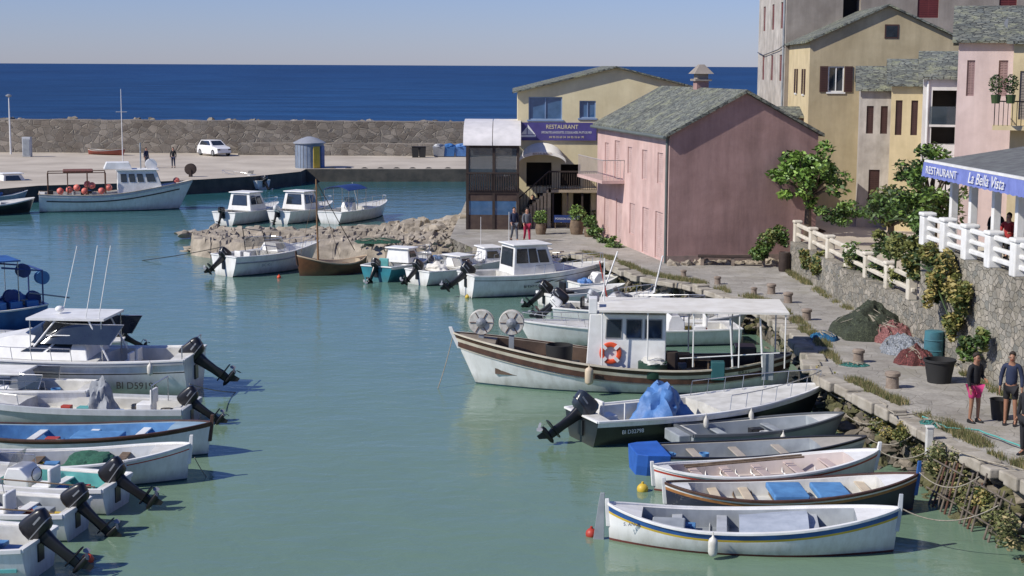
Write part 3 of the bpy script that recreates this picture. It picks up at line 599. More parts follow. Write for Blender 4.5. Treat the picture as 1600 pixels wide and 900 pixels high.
R,L,nr=boat('motor_boat','low white boat with black seat lying beside the cabin cruiser bow',(850,478),(965,470),G2)
h=hull(R,L,1.7,.5,.2,.02,.35,ck=(.05,.7),sd=.2,zf=.2,inner=greyin,capr=.07); seat(R,1.1,0,.2,black); motor(R,-.05,.6,50,1.05); clutter(h,2,mixc,.3,.6)
R,L,nr=boat('motor_boat','white boat with grey cover and leaning pole, right of the low boat with black seat',(925,497),(1010,490),G2)
h=hull(R,L,1.9,.65,.25,.02,.4,ck=(.05,.6),sd=.2,zf=.2); tarp(R,(1.3,0,.55),(.6,.6,.45),tarpg,fold=1.5); T1('pole',[(.5,.3,.5),(1.3,.2,2.6)],.035,wpaint,R); T1('pole',[(.6,-.3,.5),(.2,-.2,2.3)],.03,redp,R); rail(h,.55,.97,.3,4); motor(R,-.05,.75,45,.9,lgrey)
R,L,nr=boat('motor_boat','small white boat with blue topped console beside the quay wall, beyond the grey covered boat',(895,463),(958,459),G2)
h=hull(R,L,1.7,.6,.25,.02,.35,ck=(.05,.6),sd=.16,zf=.2); console(R,1.2,.6,.2,.8); tarp(R,(.6,0,.5),(.35,.4,.3),tarpb,fold=1.5)
R,L,nr=boat('cabin_cruiser','white pilothouse cruiser with large side windows and black tilted outboard',(728,463),(926,452))
h=hull(R,L,2.5,.95,.3,.05,.6,m1=white,s1=.18,m2=black,s2=.03,ck=(.05,.3),sd=.18,zf=.35,full=2.7); motor(R,-.05,.95,52,1.15)
cabin(R,1.9,4.0,1.7,.9,2.2,.45,.1,.88,wpaint,side=((.06,.36,.42,.9),(.4,.62,.42,.9),(.66,.9,.42,.85)),front=((.05,.48,.35,.92),(.52,.95,.35,.92)),back=((.1,.9,.3,.9),))
cabin(R,3.7,5.0,1.3,.95,1.35,.7,0,.7,wpaint,roof=False,name='foredeck_coachroof'); rail(h,.45,.98,.4,7); T1('aerial',[(2.2,.4,2.2),(2.2,.4,3.6)],.012,wpaint,R)
hname(h,'BI 934715',.42,-1,.45,.16,black)
for a,b in ((.44,.5),(.52,.58),(.6,.66)): 
    m=MB(); p=h.pos(a,.62,-1); q=h.pos(b,.74,-1); m.add([(p.x,p.y-.03,.6),(q.x,q.y-.05,.7),(q.x+.3,q.y-.04,.72),(p.x+.2,p.y-.03,.6)],[(0,1,2,3)]); m.build('hull_graphic',black,R)
R,L,nr=boat('motor_boat','white day boat with low windscreen, left neighbour of the pilothouse cruiser',(652,445),(742,434),G2)
h=hull(R,L,2.1,.65,.25,.02,.5,ck=(.05,.5),sd=.18,zf=.25); cabin(R,2.2,3.6,1.3,.65,1.15,.7,0,.8,side=((.1,.6,.3,.8),)); screen(h,1.7,2.5,1.4,.75,.4); motor(R,-.05,.75,46,1.0,black); rail(h,.6,.97,.35,4); tarp(R,(1.2,0,.6),(.4,.6,.35),canvas)
R,L,nr=boat('motor_boat','white cuddy boat against the rocks behind the day boat',(700,433),(800,428),G2)
h=hull(R,L,2.0,.7,.25,.02,.5,ck=(.05,.45),sd=.18,zf=.25); cabin(R,1.6,3.0,1.4,.7,1.35,.6,.1,.8,side=((.1,.7,.3,.8),)); rail(h,.6,.97,.35,4); T1('aerial',[(1.8,.3,1.3),(1.8,.3,2.8)],.012,wpaint,R)
R,L,nr=boat('motor_boat','white boat squeezed against the quay behind the pilothouse cruiser',(800,440),(866,437),G2)
h=hull(R,L,1.9,.75,.25,.02,.4,ck=(.05,.5),sd=.18,zf=.25); cabin(R,1.0,2.0,1.3,.75,1.5,.4,.1,.8,side=((.1,.8,.3,.8),)); rail(h,.6,.97,.3,4)
R,L,nr=boat('motor_boat','small white open boat between the teal boat and the day boat',(622,432),(700,424),G2)
h=hull(R,L,1.8,.6,.25,.02,.4,ck=(.05,.5),sd=.16,zf=.22,m1=bluep,s1=.07); screen(h,1.4,2.1,1.2,.65,.35); seat(R,.9,0,.22); tarp(R,(2.3,0,.55),(.4,.5,.3),tarpb)
R,L,nr=boat('motor_boat','teal hulled white topped small fishing boat with black outboard',(588,440),(664,424),G2)
h=hull(R,L,2.1,.7,.25,.02,.4,main=teal,m1=white,s1=.12,ck=(.05,.5),sd=.15,zf=.25,bot=teal); cabin(R,1.8,2.9,1.3,.7,1.35,.4,.1,.85,side=((.15,.8,.4,.85),),front=((.1,.9,.4,.9),)); motor(R,-.05,.7,35,1.0); rail(h,.6,.97,.35,4); seat(R,.9,0,.25,tealin)
R,L,nr=boat('sailing_boat','small varnished wooden sailing boat with a bare mast beside the jetty',(572,424),(468,431))
h=hull(R,L,1.7,.55,.45,.25,.15,.05,kind='d',full=2.5,main=mat('varnished_hull',(.16,.07,.03),.35,(.09,.04,.02),3,dirt=.3),m1=wood,s1=.08,cap=mat('cream_gunwale',(.55,.42,.28),.6),inner=mat('cream_inside',(.5,.42,.3),.7,(.35,.28,.2)),dk=wood,ck=(.12,.82),sd=.12,zf=.14,bot=antr)
for u in (.25,.45): thwart(h,u,wood)
stem(h,brown,.2); o=T1('mast',[(L*.72,0,.2),(L*.74,0,4.6)],[.06,.035],mat('mast_wood',(.3,.17,.08),.5),R,8)
T1('yard',[(L*.74,0,4.5),(L*.2,.2,1.1)],.02,wood,o); T1('stay',[(L*.74,0,4.4),(L*.98,0,1.0)],.01,wood,o,4); T1('stay',[(L*.74,0,4.4),(L*.3,-.75,.7)],.01,wood,o,4)
R,L,nr=boat('sport_boat','white sport cruiser with wraparound windscreen and black outboard moored off the jetty tip',(350,431),(482,417))
h=hull(R,L,2.3,.95,.3,.02,.7,ck=(.06,.5),sd=.22,zf=.3,full=2.4,tw=.9); cabin(R,2.6,4.5,1.5,1.0,1.4,1.2,.1,.6,roof=False,name='foredeck_coachroof'); screen(h,1.9,3.5,1.8,1.15,.5,m_=glasst); motor(R,-.05,.85,50,1.1); rail(h,.55,.98,.3,6); seat(R,1.3,.35,.3); seat(R,1.3,-.4,.3)
T1('arch',[(1.9,-.9,1),(1.7,-.8,2.1),(1.7,.8,2.1),(1.9,.9,1)],.025,black,R)
strake(h,.3,.03,greyin,'hull_stripe',.0,.8); text('BIC 401',.18,R,(1.6,-1.24,.5),PI/2,0,greyin)
G3='white cabin boats moored behind the stone jetty'
for i,(a,b,lab) in enumerate([((350,352),(428,341),'white rounded cabin boat at the left end behind the stone jetty'),((436,350),(512,339),'white cabin boat in the middle behind the stone jetty')]):
    R,L,nr=boat('cabin_boat',lab,a,b,G3); h=hull(R,L,2.2,.8,.25,.02,.5,ck=(.05,.35),sd=.18,zf=.3)
    cabin(R,1.6,3.4,1.8,.8,1.9,.5,.15,.78,side=((.08,.42,.35,.85),(.48,.85,.35,.8)),front=((.05,.48,.3,.9),(.52,.95,.3,.9)),back=((.15,.85,.3,.9),)); rail(h,.55,.97,.35,5); motor(R,-.05,.7,20,.9,wpaint if i else black)
R,L,nr=boat('motor_boat','white open boat under a dark blue bimini behind the stone jetty',(515,350),(598,336),G3)
h=hull(R,L,2.2,.75,.25,.02,.5,ck=(.05,.6),sd=.18,zf=.3); canopy(R,.8,3.2,1.9,2.1,dbluep,3,.8,.03,arch=.25); console(R,2.4,.8,.3,.9); rail(h,.55,.97,.35,5); T1('pole',[(4.2,.3,.8),(3.4,.3,2.4)],.02,wpaint,R)
R,L,nr=boat('fishing_boat','white steel fishing boat with salmon pink buoys on deck, moored at the mole',(62,330),(280,326))
h=hull(R,L,3.2,1.15,.85,.1,1.0,draft=.6,tw=.85,full=3,main=white,m1=wpaint,s1=.1,m2=black,s2=.04,ck=(.04,.8),sd=.15,zf=.6,cap=mat('rusty_white',(.55,.5,.42),.7,(.4,.3,.2)),bot=antif); strake(h,.45,.04,black,'hull_stripe',.05,.95); strake(h,.12,.06,lgrey)
cabin(R,5.2,8.3,1.9,1.2,2.75,.5,0,.92,wpaint,side=((.08,.22,.5,.85),(.28,.42,.5,.85),(.48,.62,.5,.85),(.7,.9,.5,.85)),front=((.05,.33,.45,.9),(.36,.64,.45,.9),(.67,.95,.45,.9)))
cabin(R,4.3,6.2,1.5,2.84,3.3,.2,.2,.9,wpaint,roof=False,name='roof_box')
for x in (.6,1.9,3.2,4.4):
    for s in (1,-1): T1('gantry_post',[(x,s*1.1,1.1),(x,s*1.1,2.65)],.035,rust,R)
for s in (1,-1): T1('gantry_rail',[(.6,s*1.1,2.65),(4.4,s*1.1,2.65)],.035,rust,R)
T1('mast',[(6.8,0,2.8),(6.8,0,4.6)],.05,greyin,R); T1('crosstree',[(6.8,-.6,4.0),(6.8,.6,4.0)],.03,greyin,R)
m=MB(); m.box(1.6,3.6,-1.0,1.0,2.66,2.8); m.build('net_roof',mat('red_brown_net',(.2,.07,.05),.9,(.1,.05,.04),6,bp=.03),R,bevel=.06)
m=MB(); m.lathe([(.1,-.3),(.4,-.28),(.4,.28),(.1,.3)],(7.5,0,3.1),16,0,lambda p:V((p.x,p.z,p.y))); m.build('radar',wpaint,R,True)
for x,y,z in ((1.4,-.7,1.4),(2.0,-.9,1.5),(2.5,-.5,1.6),(3.0,-.9,1.4),(3.5,-.6,1.75),(4.1,-.9,1.4),(4.6,-.8,1.6),(3.2,0,1.8),(9.2,.1,1.95)):
    m=MB(); sph(m,(x,y,z),.24); q=m.build('deck_buoy',pinkb,R,True)
clutter(h,8,[bluep,dullred,rubber,greyin],.05,.4,1.1)
R,L,nr=boat('motor_boat','small white open boat with black outboard at the mole edge',(412,296),(352,292))
h=hull(R,L,1.9,.7,.3,.02,.4,ck=(.05,.6),sd=.15,zf=.25); motor(R,-.05,.7,30,1.1); rail(h,.5,.97,.4,4); console(R,1.3,.7,.25,.9); seat(R,.7,0,.25)
R,L,nr=boat('work_boat','dark workboat tied at the left pier, partly outside the frame',(-60,338),(46,332))
h=hull(R,L,2.2,.7,.3,.1,.4,main=blackhull,m1=lgrey,ck=(.05,.6),sd=.2,zf=.3); console(R,2.0,.9,.3,1.0,lgrey); tarp(R,(1.2,0,.6),(.7,.7,.6),tarpg)
R,L,nr=boat('motor_boat','white cuddy boat moored left of the pink buoyed fishing boat',(-40,306),(44,303))
h=hull(R,L,2.2,.75,.3,.02,.5,ck=(.05,.5),sd=.2,zf=.3); cabin(R,2.0,3.9,1.5,.8,1.6,.5,.1,.85,side=((.1,.8,.35,.85),))
R,L,nr=boat('motor_boat','small grey boat between the dark workboat and the white cuddy boat',(-30,320),(36,316))
h=hull(R,L,1.9,.6,.25,.02,.4,ck=(.05,.5),sd=.2,zf=.3,main=lgrey); tarp(R,(1.2,0,.6),(.5,.6,.4),tarpb)
# --- left side boats
G4='boats moored stern out along the left side'
R,L,nr=boat('fishing_boat','bright blue fishing boat crowded with blue gear, at the left edge',(62,512),(-150,530))
h=hull(R,L,2.8,.95,.5,.1,.4,main=bluep,m1=bluep,ck=(.04,.8),sd=.2,zf=.4,bot=antif,cap=wpaint); cabin(R,1.9,4.0,1.7,.8,2.5,.2,0,.95,bluep,side=((.1,.5,.5,.9),(.55,.9,.5,.9)))
for s in (1,-1): T1('gantry_leg',[(.1,s*.9,.8),(.1,s*.9,2.3),(1.6,s*.9,2.5)],.04,dbluep,R)
T1('gantry_bar',[(.1,-.9,2.3),(.1,.9,2.3)],.04,dbluep,R); T1('boom',[(.6,.9,1.5),(-.9,.9,1.2)],.03,galv,R)
for x,z in ((.0,2.0),(.7,2.3),(1.2,1.35),(.35,1.25)):
    m=MB(); m.lathe([(.05,-.16),(.26,-.15),(.26,-.1),(.12,-.06),(.12,.06),(.26,.1),(.26,.15),(.05,.16)],(x,.5,z),18,0,lambda p:V((p.x,p.z,p.y))); m.build('net_drum',dbluep if x else bluein,R,True)
tarp(R,(.9,0,.8),(.6,.8,.7),tarpb,fold=1.5); canopy(R,.9,3.8,1.9,2.75,bluep,3,.8,.05)
for x in (.5,1.1,1.7): m=MB(); m.box(x-.22,x+.22,.4,.95,.9,1.2); m.build('crate',mat('mid_blue_plastic',(.05,.2,.45),.5),R,bevel=.02)
clutter(h,16,[bluein,bluep,wpaint,redp,greyin],.04,.3,1.0)
R,L,nr=boat('motor_boat','white boat mostly hidden behind the hardtop fishing cruiser',(196,566),(-60,570),G4)
h=hull(R,L,2.2,.85,.3,.02,.5,ck=(.05,.6),sd=.2,zf=.3); motor(R,-.05,.9,56,.8); console(R,2.2,.9,.3,1.0); seat(R,1.3,0,.3)
R,L,nr=boat('hardtop_cruiser','large white fishing cruiser with tubular hardtop and big black outboard',(306,612),(-170,603))
h=hull(R,L,3.0,1.12,.35,.1,.7,ck=(.05,.28),sd=.3,zf=.5,m1=white,m2=black,s1=.36,s2=.035,full=2.8,tw=.88); strake(h,.1,.03,greyin); strake(h,.85,.02,dbluep,'hull_stripe',.25,.8)
motor(R,-.05,1.0,52,1.3); cabin(R,3.0,8.6,2.2,1.1,1.8,3.2,.2,.66,roof=False,name='coachroof',side=((.12,.28,.35,.75),(.31,.46,.35,.7))); screen(h,2.3,5.6,2.15,1.6,.6,m_=glassd,lean=1.0)
canopy(R,2.5,4.9,2.0,2.38,wpaint,2,1.0,.07,name='hardtop')
for s in (1,-1): T1('hardtop_leg',[(2.4,s*.95,1.1),(3.0,s*.92,2.33)],.03,wpaint,R); T1('hardtop_leg',[(4.7,s*.95,1.5),(4.0,s*.92,2.33)],.03,wpaint,R); T1('hardtop_bar',[(2.8,s*.95,1.85),(4.3,s*.95,1.85)],.02,wpaint,R)
for x in (2.7,3.1): T1('fishing_rod',[(x,.9,2.3),(x-.45,.9,4.6)],.014,wpaint,R,5)
T1('aerial',[(4.3,-.6,2.4),(3.8,-.6,4.4)],.012,wpaint,R,5)
m=MB(); sph(m,(4.2,0,2.52),.14,0,(1,1,.7)); m.build('roof_light',wpaint,R,True)
rail(h,.35,.98,.4,10); seat(R,2.1,.4,.5); seat(R,2.1,-.4,.5); T1('stern_rail',[(.1,-1.1,1.1),(.1,-1.1,1.6),(.1,1.1,1.6),(.1,1.1,1.1)],.02,steel,R); clutter(h,5,[wpaint,black,greyin],.06,.25)
hname(h,'BI D59196',.15,1,.4,.3,dletter,off=.05); fender(h,.1,1,'upright cream fender at the stern of the hardtop cruiser',None,.35,.09)
R,L,nr=boat('motor_boat','grey and white open boat with a grey covered console, left side',(300,662),(-110,650),G4)
h=hull(R,L,2.2,.5,.25,.02,.5,ck=(.05,.62),sd=.28,zf=.2,main=lgrey,m1=lgrey,inner=deckw,capr=.1,cap=lgrey); motor(R,-.05,.6,52,1.0); tarp(R,(2.6,0,.35),(.45,.45,.85),tarpg,rough=.4,fold=1.4,cone=.3); seat(R,1.3,0,.2); T1('arch',[(.9,-.7,.5),(.9,-.7,1.2),(.9,.7,1.2),(.9,.7,.5)],.02,steel,R); rail(h,.6,.97,.35,5); clutter(h,7,mixc,.08,.5)
R,L,nr=boat('motor_boat','white boat with sloping windscreen wedged behind the grey covered console boat',(150,638),(-190,630),G4)
h=hull(R,L,2.0,.65,.25,.02,.5,ck=(.05,.45),sd=.2,zf=.3); cabin(R,2.0,5.0,1.5,.65,1.05,1.2,.1,.75,side=((.1,.6,.35,.8),)); screen(h,1.4,2.9,1.6,.7,.4); rail(h,.5,.97,.3,6); clutter(h,3,mixc,.1,.35)
R,L,nr=boat('wooden_boat','wooden boat with brown gunwale and bright blue inside at left',(-90,705),(325,711),G4)
h=hull(R,L,2.0,.55,.32,.2,.12,.05,kind='d',full=2.9,m1=brown,s1=.1,m2=white,cap=brown,inner=bluein,dk=mat('pale_blue_deck',(.3,.42,.5),.6,(.2,.3,.38)),ck=(.12,.86),sd=.18,zf=.13)
frames(h,bluep,11)
for u in (.35,.55,.75): thwart(h,u,wpaint)
stem(h,brown,.2); m=MB(); m.box(L*.5,L*.68,-.4,.4,.35,.52); m.build('blue_cover',bluein,R,bevel=.03); clutter(h,4,[wpaint,redp,greyin],.3,.5)
R,L,nr=boat('wooden_boat','white pointed wooden boat with heaped green net inside, left side',(-50,752),(292,750),G4)
h=hull(R,L,1.9,.55,.35,.2,.12,.05,kind='d',full=2.8,m1=white,s1=.1,m2=redp,s2=.03,cap=wpaint,inner=lgrey,dk=deckw,ck=(.12,.84),sd=.14,zf=.13)
frames(h,wpaint,10)
for u in (.3,.7): thwart(h,u,wood)
stem(h,wpaint,.22); m=MB(); rock(m,(L*.55,0,.4),(1.1,.55,.2),fine=True); m.build('green_net',mat('green_net',(.03,.14,.08),.9,(.02,.08,.05),12,bp=.04,bsc=30),R); clutter(h,5,mixc,.2,.4)
fender(h,.75,-1,'white fender at the bow of the boat holding a green net',L_=.35,r=.08)
for st,bw,B,lab,inn,tl,sc in [((184,795),(-90,778),1.9,'white open boat with teal floor and black outboard, third from the bottom left',tealin,54,1.05),((122,836),(-130,824),1.8,'white boat with tilted black outboard, second from the bottom left',greyin,44,1.0)]:
    R,L,nr=boat('motor_boat',lab,st,bw,G4); h=hull(R,L,B,.6,.25,.02,.4,ck=(.05,.62),sd=.16,zf=.2,inner=inn,capr=.06); motor(R,-.05,.68,tl,sc); seat(R,1.6,.3,.2); thwart(h,.35,wpaint); console(R,2.3,.7,.2,.7); clutter(h,9,mixc,.08,.5); rail(h,.55,.97,.3,4)
    T1('oar',[(.3,.5,.3),(1.4,.6,.45)],.03,wood,R); T1('boathook',[(.2,.7,.68),(2.6,.75,.75)],.018,wood,R)
R,L,nr=boat('motor_boat','white boat with green line on its side, at the bottom left corner',(64,897),(-150,886),G4)
h=hull(R,L,2.0,.7,.25,.02,.4,ck=(.05,.62),sd=.2,zf=.25,m1=lgrey,s1=.06,capr=.05); motor(R,-.05,.8,48,1.08); seat(R,1.3,0,.25); strake(h,.42,.035,tealin,'hull_stripe',.05,.8); clutter(h,4,mixc,.08,.4)
def buoy(px,py,r,m_,lab,z=.05):
    q=P(px,py,z); m=MB(); sph(m,q,r); m.lathe([(.03,r*.9),(.03,r*1.25),(.01,r*1.3)],q,8); tag(m.build('mooring_buoy',m_,smooth=True),lab,'buoy')
buoy(137,874,.13,orange,'orange red mooring buoy beside the bottom left outboard'); buoy(436,433,.1,orange,'tiny orange buoy on the water left of the wooden sailing boat')
buoy(924,834,.13,redp,'red mooring buoy at the stern of the near blue striped boat'); buoy(1004,764,.14,yellow,'yellow mooring buoy beside the red striped boat stern'); buoy(730,464,.1,yellow,'tiny yellow buoy below the pilothouse cruiser stern')
def Q(px,py): return P(px,py,1.25)
ropeline(wpt(h1.R,(h1.X(1),0,.95)),Q(1560,790),'rope from the near blue striped boat bow to the quay')
ropeline(wpt(h2.R,(h2.X(1),0,.9)),Q(1530,745),'rope from the dark navy boat bow to the quay')
ropeline(wpt(h3.R,(h3.X(1),0,.8)),Q(1470,690),'rope from the red striped boat bow to the quay')
ropeline(wpt(h4.R,(h4.X(1),0,.7)),Q(1440,668),'rope from the blue ended grey boat bow to the quay')
ropeline(wpt(h5.R,(h5.X(1),0,.7)),Q(1400,645),'rope from the grey dinghy bow to the quay')
ropeline(wpt(h6.R,(h6.X(1),0,1.0)),Q(1340,612),'rope from the black hulled motorboat bow to the quay')
ropeline(wpt(h7.R,(.1,-.5,1.0)),Q(1290,560),'rope from the fishing boat stern to the quay',.2,.02)
ropeline(wpt(h7.R,(h7.X(1),0,1.5)),P(684,607,0),'rope from the fishing boat bow down into the water',.1,.015)
ropeline(P(346,386,.9),P(222,407,0),'dark rope from the sport cruiser stern into the water',.05,.02,rubber)
ropeline(P(296,600,.9),P(368,613,0),'rope from the hardtop cruiser stern into the water',.05,.015)
ropeline(P(304,715,.6),P(322,745,0),'rope from the green net boat bow into the water',.02,.012)
# ---------------------------------------------------------------- buildings
def opening_parts(par,mp,o,frm,shm,gm):
    u0,u1,z0,z1,ty=o[:5]; fm=o[5] if len(o)>5 else frm; m=MB()
    bx=lambda mb,a,b,c,d,e,f,mi=0:mb.box(a,b,e,f,c,d,mi,lambda p:mp(p.x,p.z,p.y))
    if ty in('win','plain','win2'):
        t=.06
        for a,b,c,d in ((u0,u0+t,z0,z1),(u1-t,u1,z0,z1),(u0+t,u1-t,z0,z0+t),(u0+t,u1-t,z1-t,z1),((u0+u1)/2-.025,(u0+u1)/2+.025,z0+t,z1-t)): bx(m,a,b,c,d,-.13,-.06)
        w_=m.build('window',fm,par); m=MB(); bx(m,u0+t,u1-t,z0+t,z1-t,-.12,-.11); m.build('pane',gm,w_)
        m=MB(); bx(m,u0-.08,u1+.08,z0-.08,z0-.002,-.1,.06); m.build('sill',fm,w_)
        if ty=='win':
            sw_=(u1-u0)/2
            for a,b in ((u0-sw_-.02,u0-.02),(u1+.02,u1+sw_+.02)):
                m=MB(); bx(m,a,b,z0,z1,.01,.05)
                k=z0+.1
                while k<z1-.1: bx(m,a+.06,b-.06,k,k+.03,.05,.065); k+=.09
                m.build('shutter',shm,w_)
    elif ty=='shut':
        bx(m,u0,u1,z0,z1,-.1,-.06)
        k=z0+.1
        while k<z1-.08: bx(m,u0+.06,(u0+u1)/2-.03,k,k+.03,-.06,-.045); bx(m,(u0+u1)/2+.03,u1-.06,k,k+.03,-.06,-.045); k+=.1
        m.build('shutter',shm,par)
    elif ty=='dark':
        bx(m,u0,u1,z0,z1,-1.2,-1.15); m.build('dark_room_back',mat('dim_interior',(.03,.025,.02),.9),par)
def house(name,label,org,rz,W,D,z0,ze,rise,kind,wm,rm,front=(),left=(),frm=None,shm=None,gw=(),ov=.25,rth=.12,group=None,wl=None,gm=None):
    R=root(name,org,rz,label,'house',group); frm=frm or wpaint; shm=shm or brown; gm=gm or glassd; m=MB()
    mpF=lambda u,z,o:V((u,-o,z)); mpL=lambda u,z,o:V((-o,u,z))
    def wall(mp,W_,ops,mi):
        us=sorted({0,W_}|{o[0] for o in ops}|{o[1] for o in ops}); zs=sorted({z0,ze}|{o[2] for o in ops}|{o[3] for o in ops})
        for a,b in zip(us[:-1],us[1:]):
            for c,d in zip(zs[:-1],zs[1:]):
                if any(a>=o[0]-1e-6 and b<=o[1]+1e-6 and c>=o[2]-1e-6 and d<=o[3]+1e-6 for o in ops): continue
                m.add([mp(a,c,0),mp(b,c,0),mp(b,d,0),mp(a,d,0)],[(0,1,2,3)],mi)
        for o in ops:
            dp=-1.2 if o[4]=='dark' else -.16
            c=[(o[0],o[2]),(o[1],o[2]),(o[1],o[3]),(o[0],o[3])]
            for i in range(4):
                p,q=c[i],c[(i+1)%4]; m.add([mp(p[0],p[1],0),mp(q[0],q[1],0),mp(q[0],q[1],dp),mp(p[0],p[1],dp)],[(0,1,2,3)],mi)
    wall(mpF,W,front,0); wall(mpL,D,left,1)
    m.add([(W,0,z0),(W,D,z0),(W,D,ze),(W,0,ze)],[(0,1,2,3)]); m.add([(0,D,z0),(W,D,z0),(W,D,ze),(0,D,ze)],[(0,1,2,3)])
    if kind=='gf':
        for y in (0,D): m.add([(0,y,ze),(W,y,ze),(W/2,y,ze+rise)],[(0,1,2)])
    elif kind=='ef':
        for x in (0,W): m.add([(x,0,ze),(x,D,ze),(x,D/2,ze+rise)],[(0,1,2)])
    elif kind=='flat': m.add([(0,0,ze),(W,0,ze),(W,D,ze),(0,D,ze)],[(0,1,2,3)])
    m.build('wall',[wm,wl or wm],R)
    r=MB()
    if kind=='gf':
        k=rise/(W/2)
        for s in (0,1):
            prof=[(-ov,ze-ov*k),(W/2,ze+rise)] if s==0 else [(W+ov,ze-ov*k),(W/2,ze+rise)]
            l0=[V((x,-ov,z+dz)) for (x,z,dz) in ((prof[0][0],prof[0][1],.015),(prof[1][0],prof[1][1],.015),(prof[1][0],prof[1][1],rth),(prof[0][0],prof[0][1],rth))]
            l1=[p+V((0,D+2*ov,0)) for p in l0]; r.loft([l0,l1])
    elif kind=='ef':
        k=rise/(D/2)
        for s in (0,1):
            a=(-ov,ze-ov*k) if s==0 else (D+ov,ze-ov*k); b=(D/2,ze+rise)
            l0=[V((-ov,a[0],a[1]+.015)),V((-ov,b[0],b[1]+.015)),V((-ov,b[0],b[1]+rth)),V((-ov,a[0],a[1]+rth))]; r.loft([l0,[p+V((W+2*ov,0,0)) for p in l0]])
    if r.v: r.build('roof',rm,R)
    for o in front: opening_parts(R,mpF,o,frm,shm,gm)
    for o in left: opening_parts(R,mpL,o,frm,shm,gm)
    for (u0,u1,a,b) in gw:
        g=MB(); g.box(u0,u1,-.03,.005,a,b); w_=g.build('window',shm,R); g=MB(); g.box(u0+.07,u1-.07,-.036,-.03,a+.07,b-.07); g.build('pane',glassd,w_)
    return R
pk=mat('pink_shutter',(.52,.38,.35),.8,(.44,.31,.28),3)
a=P(1043,412,1.2); b=P(932,365,1.2); d=b-a; rzp=math.atan2(d.y,d.x)-PI/2; Dp=d.length
ops=[(1.0,1.9,4.7,6.1,'shut'),(3.6,4.5,4.7,6.1,'shut'),(6.3,7.1,4.8,6.1,'shut'),(8.6,9.6,4.3,6.3,'shut'),(10.8,11.6,4.5,6.1,'shut'),
 (.9,2.1,1.25,3.4,'shut'),(3.2,4.3,1.25,3.4,'shut'),(5.6,6.6,1.9,3.4,'shut'),(8.0,9.2,1.25,3.4,'shut'),(10.6,11.6,1.25,3.3,'shut')]
PH=house('pink_house','faded pink house with blank gable and grey stone roof at the head of the quay',(a.x,a.y,0),rzp,7.0,Dp,.6,6.98,1.85,'gf',pinkw,slate,left=ops,shm=pk,ov=.22,rth=.16,wl=pinkf)
gp=mat('dull_green_pipe',(.12,.14,.13),.6); T1('downpipe',[(-.08,.15,1.2),(-.08,.15,6.85)],.06,gp,PH,8); T1('gutter',[(-.3,-.2,6.86),(-.3,Dp+.2,6.86)],.08,gp,PH,8)
m=MB(); m.box(-1.15,0,7.6,Dp-.3,4.25,4.4); o=m.build('balcony',pinkf,PH)
iron=mat('pale_iron',(.4,.36,.34),.6)
for k in range(34):
    y=7.65+(Dp-8.0)*k/33; T1('baluster',[(-1.1,y,4.4),(-1.1,y,5.4)],.011,iron,o,4)
for k in range(7): T1('baluster',[(-1.1+k*.18,7.65,4.4),(-1.1+k*.18,7.65,5.4)],.011,iron,o,4)
T1('handrail',[(0,7.65,5.4),(-1.1,7.65,5.4),(-1.1,Dp-.35,5.4)],.025,iron,o)
m=MB(); cx,cy=3.6,6.9; m.box(cx-.3,cx+.3,cy-.3,cy+.3,8.0,9.3); o=m.build('chimney',pinkw,PH)
m=MB(); m.box(cx-.42,cx+.42,cy-.42,cy+.42,9.3,9.4); m.box(cx-.28,cx+.28,cy-.28,cy+.28,9.4,9.65); m.loft([[V((cx+x*.5,cy+y*.5,9.65)) for x,y in ((-1,-1),(1,-1),(1,1),(-1,1))],[V((cx+x*.12,cy+y*.12,10.1)) for x,y in ((-1,-1),(1,-1),(1,1),(-1,1))]]); m.build('chimney_cap',greyw,o)
m=MB(); m.box(-.03,7.05,-.04,.02,.9,1.55,0); m.build('plinth',mat('stained_plinth',(.33,.24,.21),.95,(.2,.16,.13),2,bp=.02),PH)
m=MB()
for k in range(70): x=U(0,7.3); rock(m,(x,-.2-U(0,.5),1.2),U(.08,.32),0,.5)
m.build('footing_rock',rockt,PH)
# yellow restaurant
Yr=88.7; a=PY(808,352,Yr)
RH=house('restaurant_building','cream yellow gabled restaurant with a blue signboard and outside stair, behind the pink house',(a.x,a.y,0),0,10.8,14,.6,8.55,1.35,'gf',yelw2,slate,
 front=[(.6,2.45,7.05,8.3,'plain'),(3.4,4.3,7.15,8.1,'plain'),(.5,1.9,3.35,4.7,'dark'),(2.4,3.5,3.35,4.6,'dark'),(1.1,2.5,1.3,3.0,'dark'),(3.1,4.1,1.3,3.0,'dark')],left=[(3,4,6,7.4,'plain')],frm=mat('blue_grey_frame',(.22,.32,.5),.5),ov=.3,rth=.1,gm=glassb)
m=MB(); m.box(.07,4.35,-.12,-.01,5.92,6.9); o=m.build('signboard',mat('sign_blue',(.09,.075,.26),.5,(.07,.055,.2)),RH)
ly=mat('sign_yellow',(.85,.75,.45),.5); lw=mat('sign_white',(.9,.9,.88),.5); text('RESTAURANT',.32,o,(2.45,-.13,6.66),PI/2,0,ly,sx=.9); text('SPECIALITES LANGOUSTES, COQUILLAGES, FRUITS DE MER',.17,o,(2.7,-.13,6.36),PI/2,0,lw,sx=.62); text('04 95 35 60 34  04 95 35 61 70',.15,o,(2.7,-.13,6.1),PI/2,0,ly)
m=MB(); m.box(.15,1.0,-.135,-.122,6.1,6.22); m.add([(.55,-.128,6.25),(.55,-.128,6.8),(.98,-.128,6.25)],[(0,1,2)]); m.add([(.5,-.128,6.25),(.5,-.128,6.65),(.18,-.128,6.25)],[(0,1,2)]); m.build('boat_emblem',lw,o)
m=MB(); lo=[]
for k in range(13):
    t=PI*k/12; lo.append([V((1.35-1.15*cos(t),-.02,5.0+.8*sin(t))),V((1.35-1.3*cos(t),-1.0,4.85+.5*sin(t))),V((1.35-1.3*cos(t),-1.02,4.68+.5*sin(t)))])
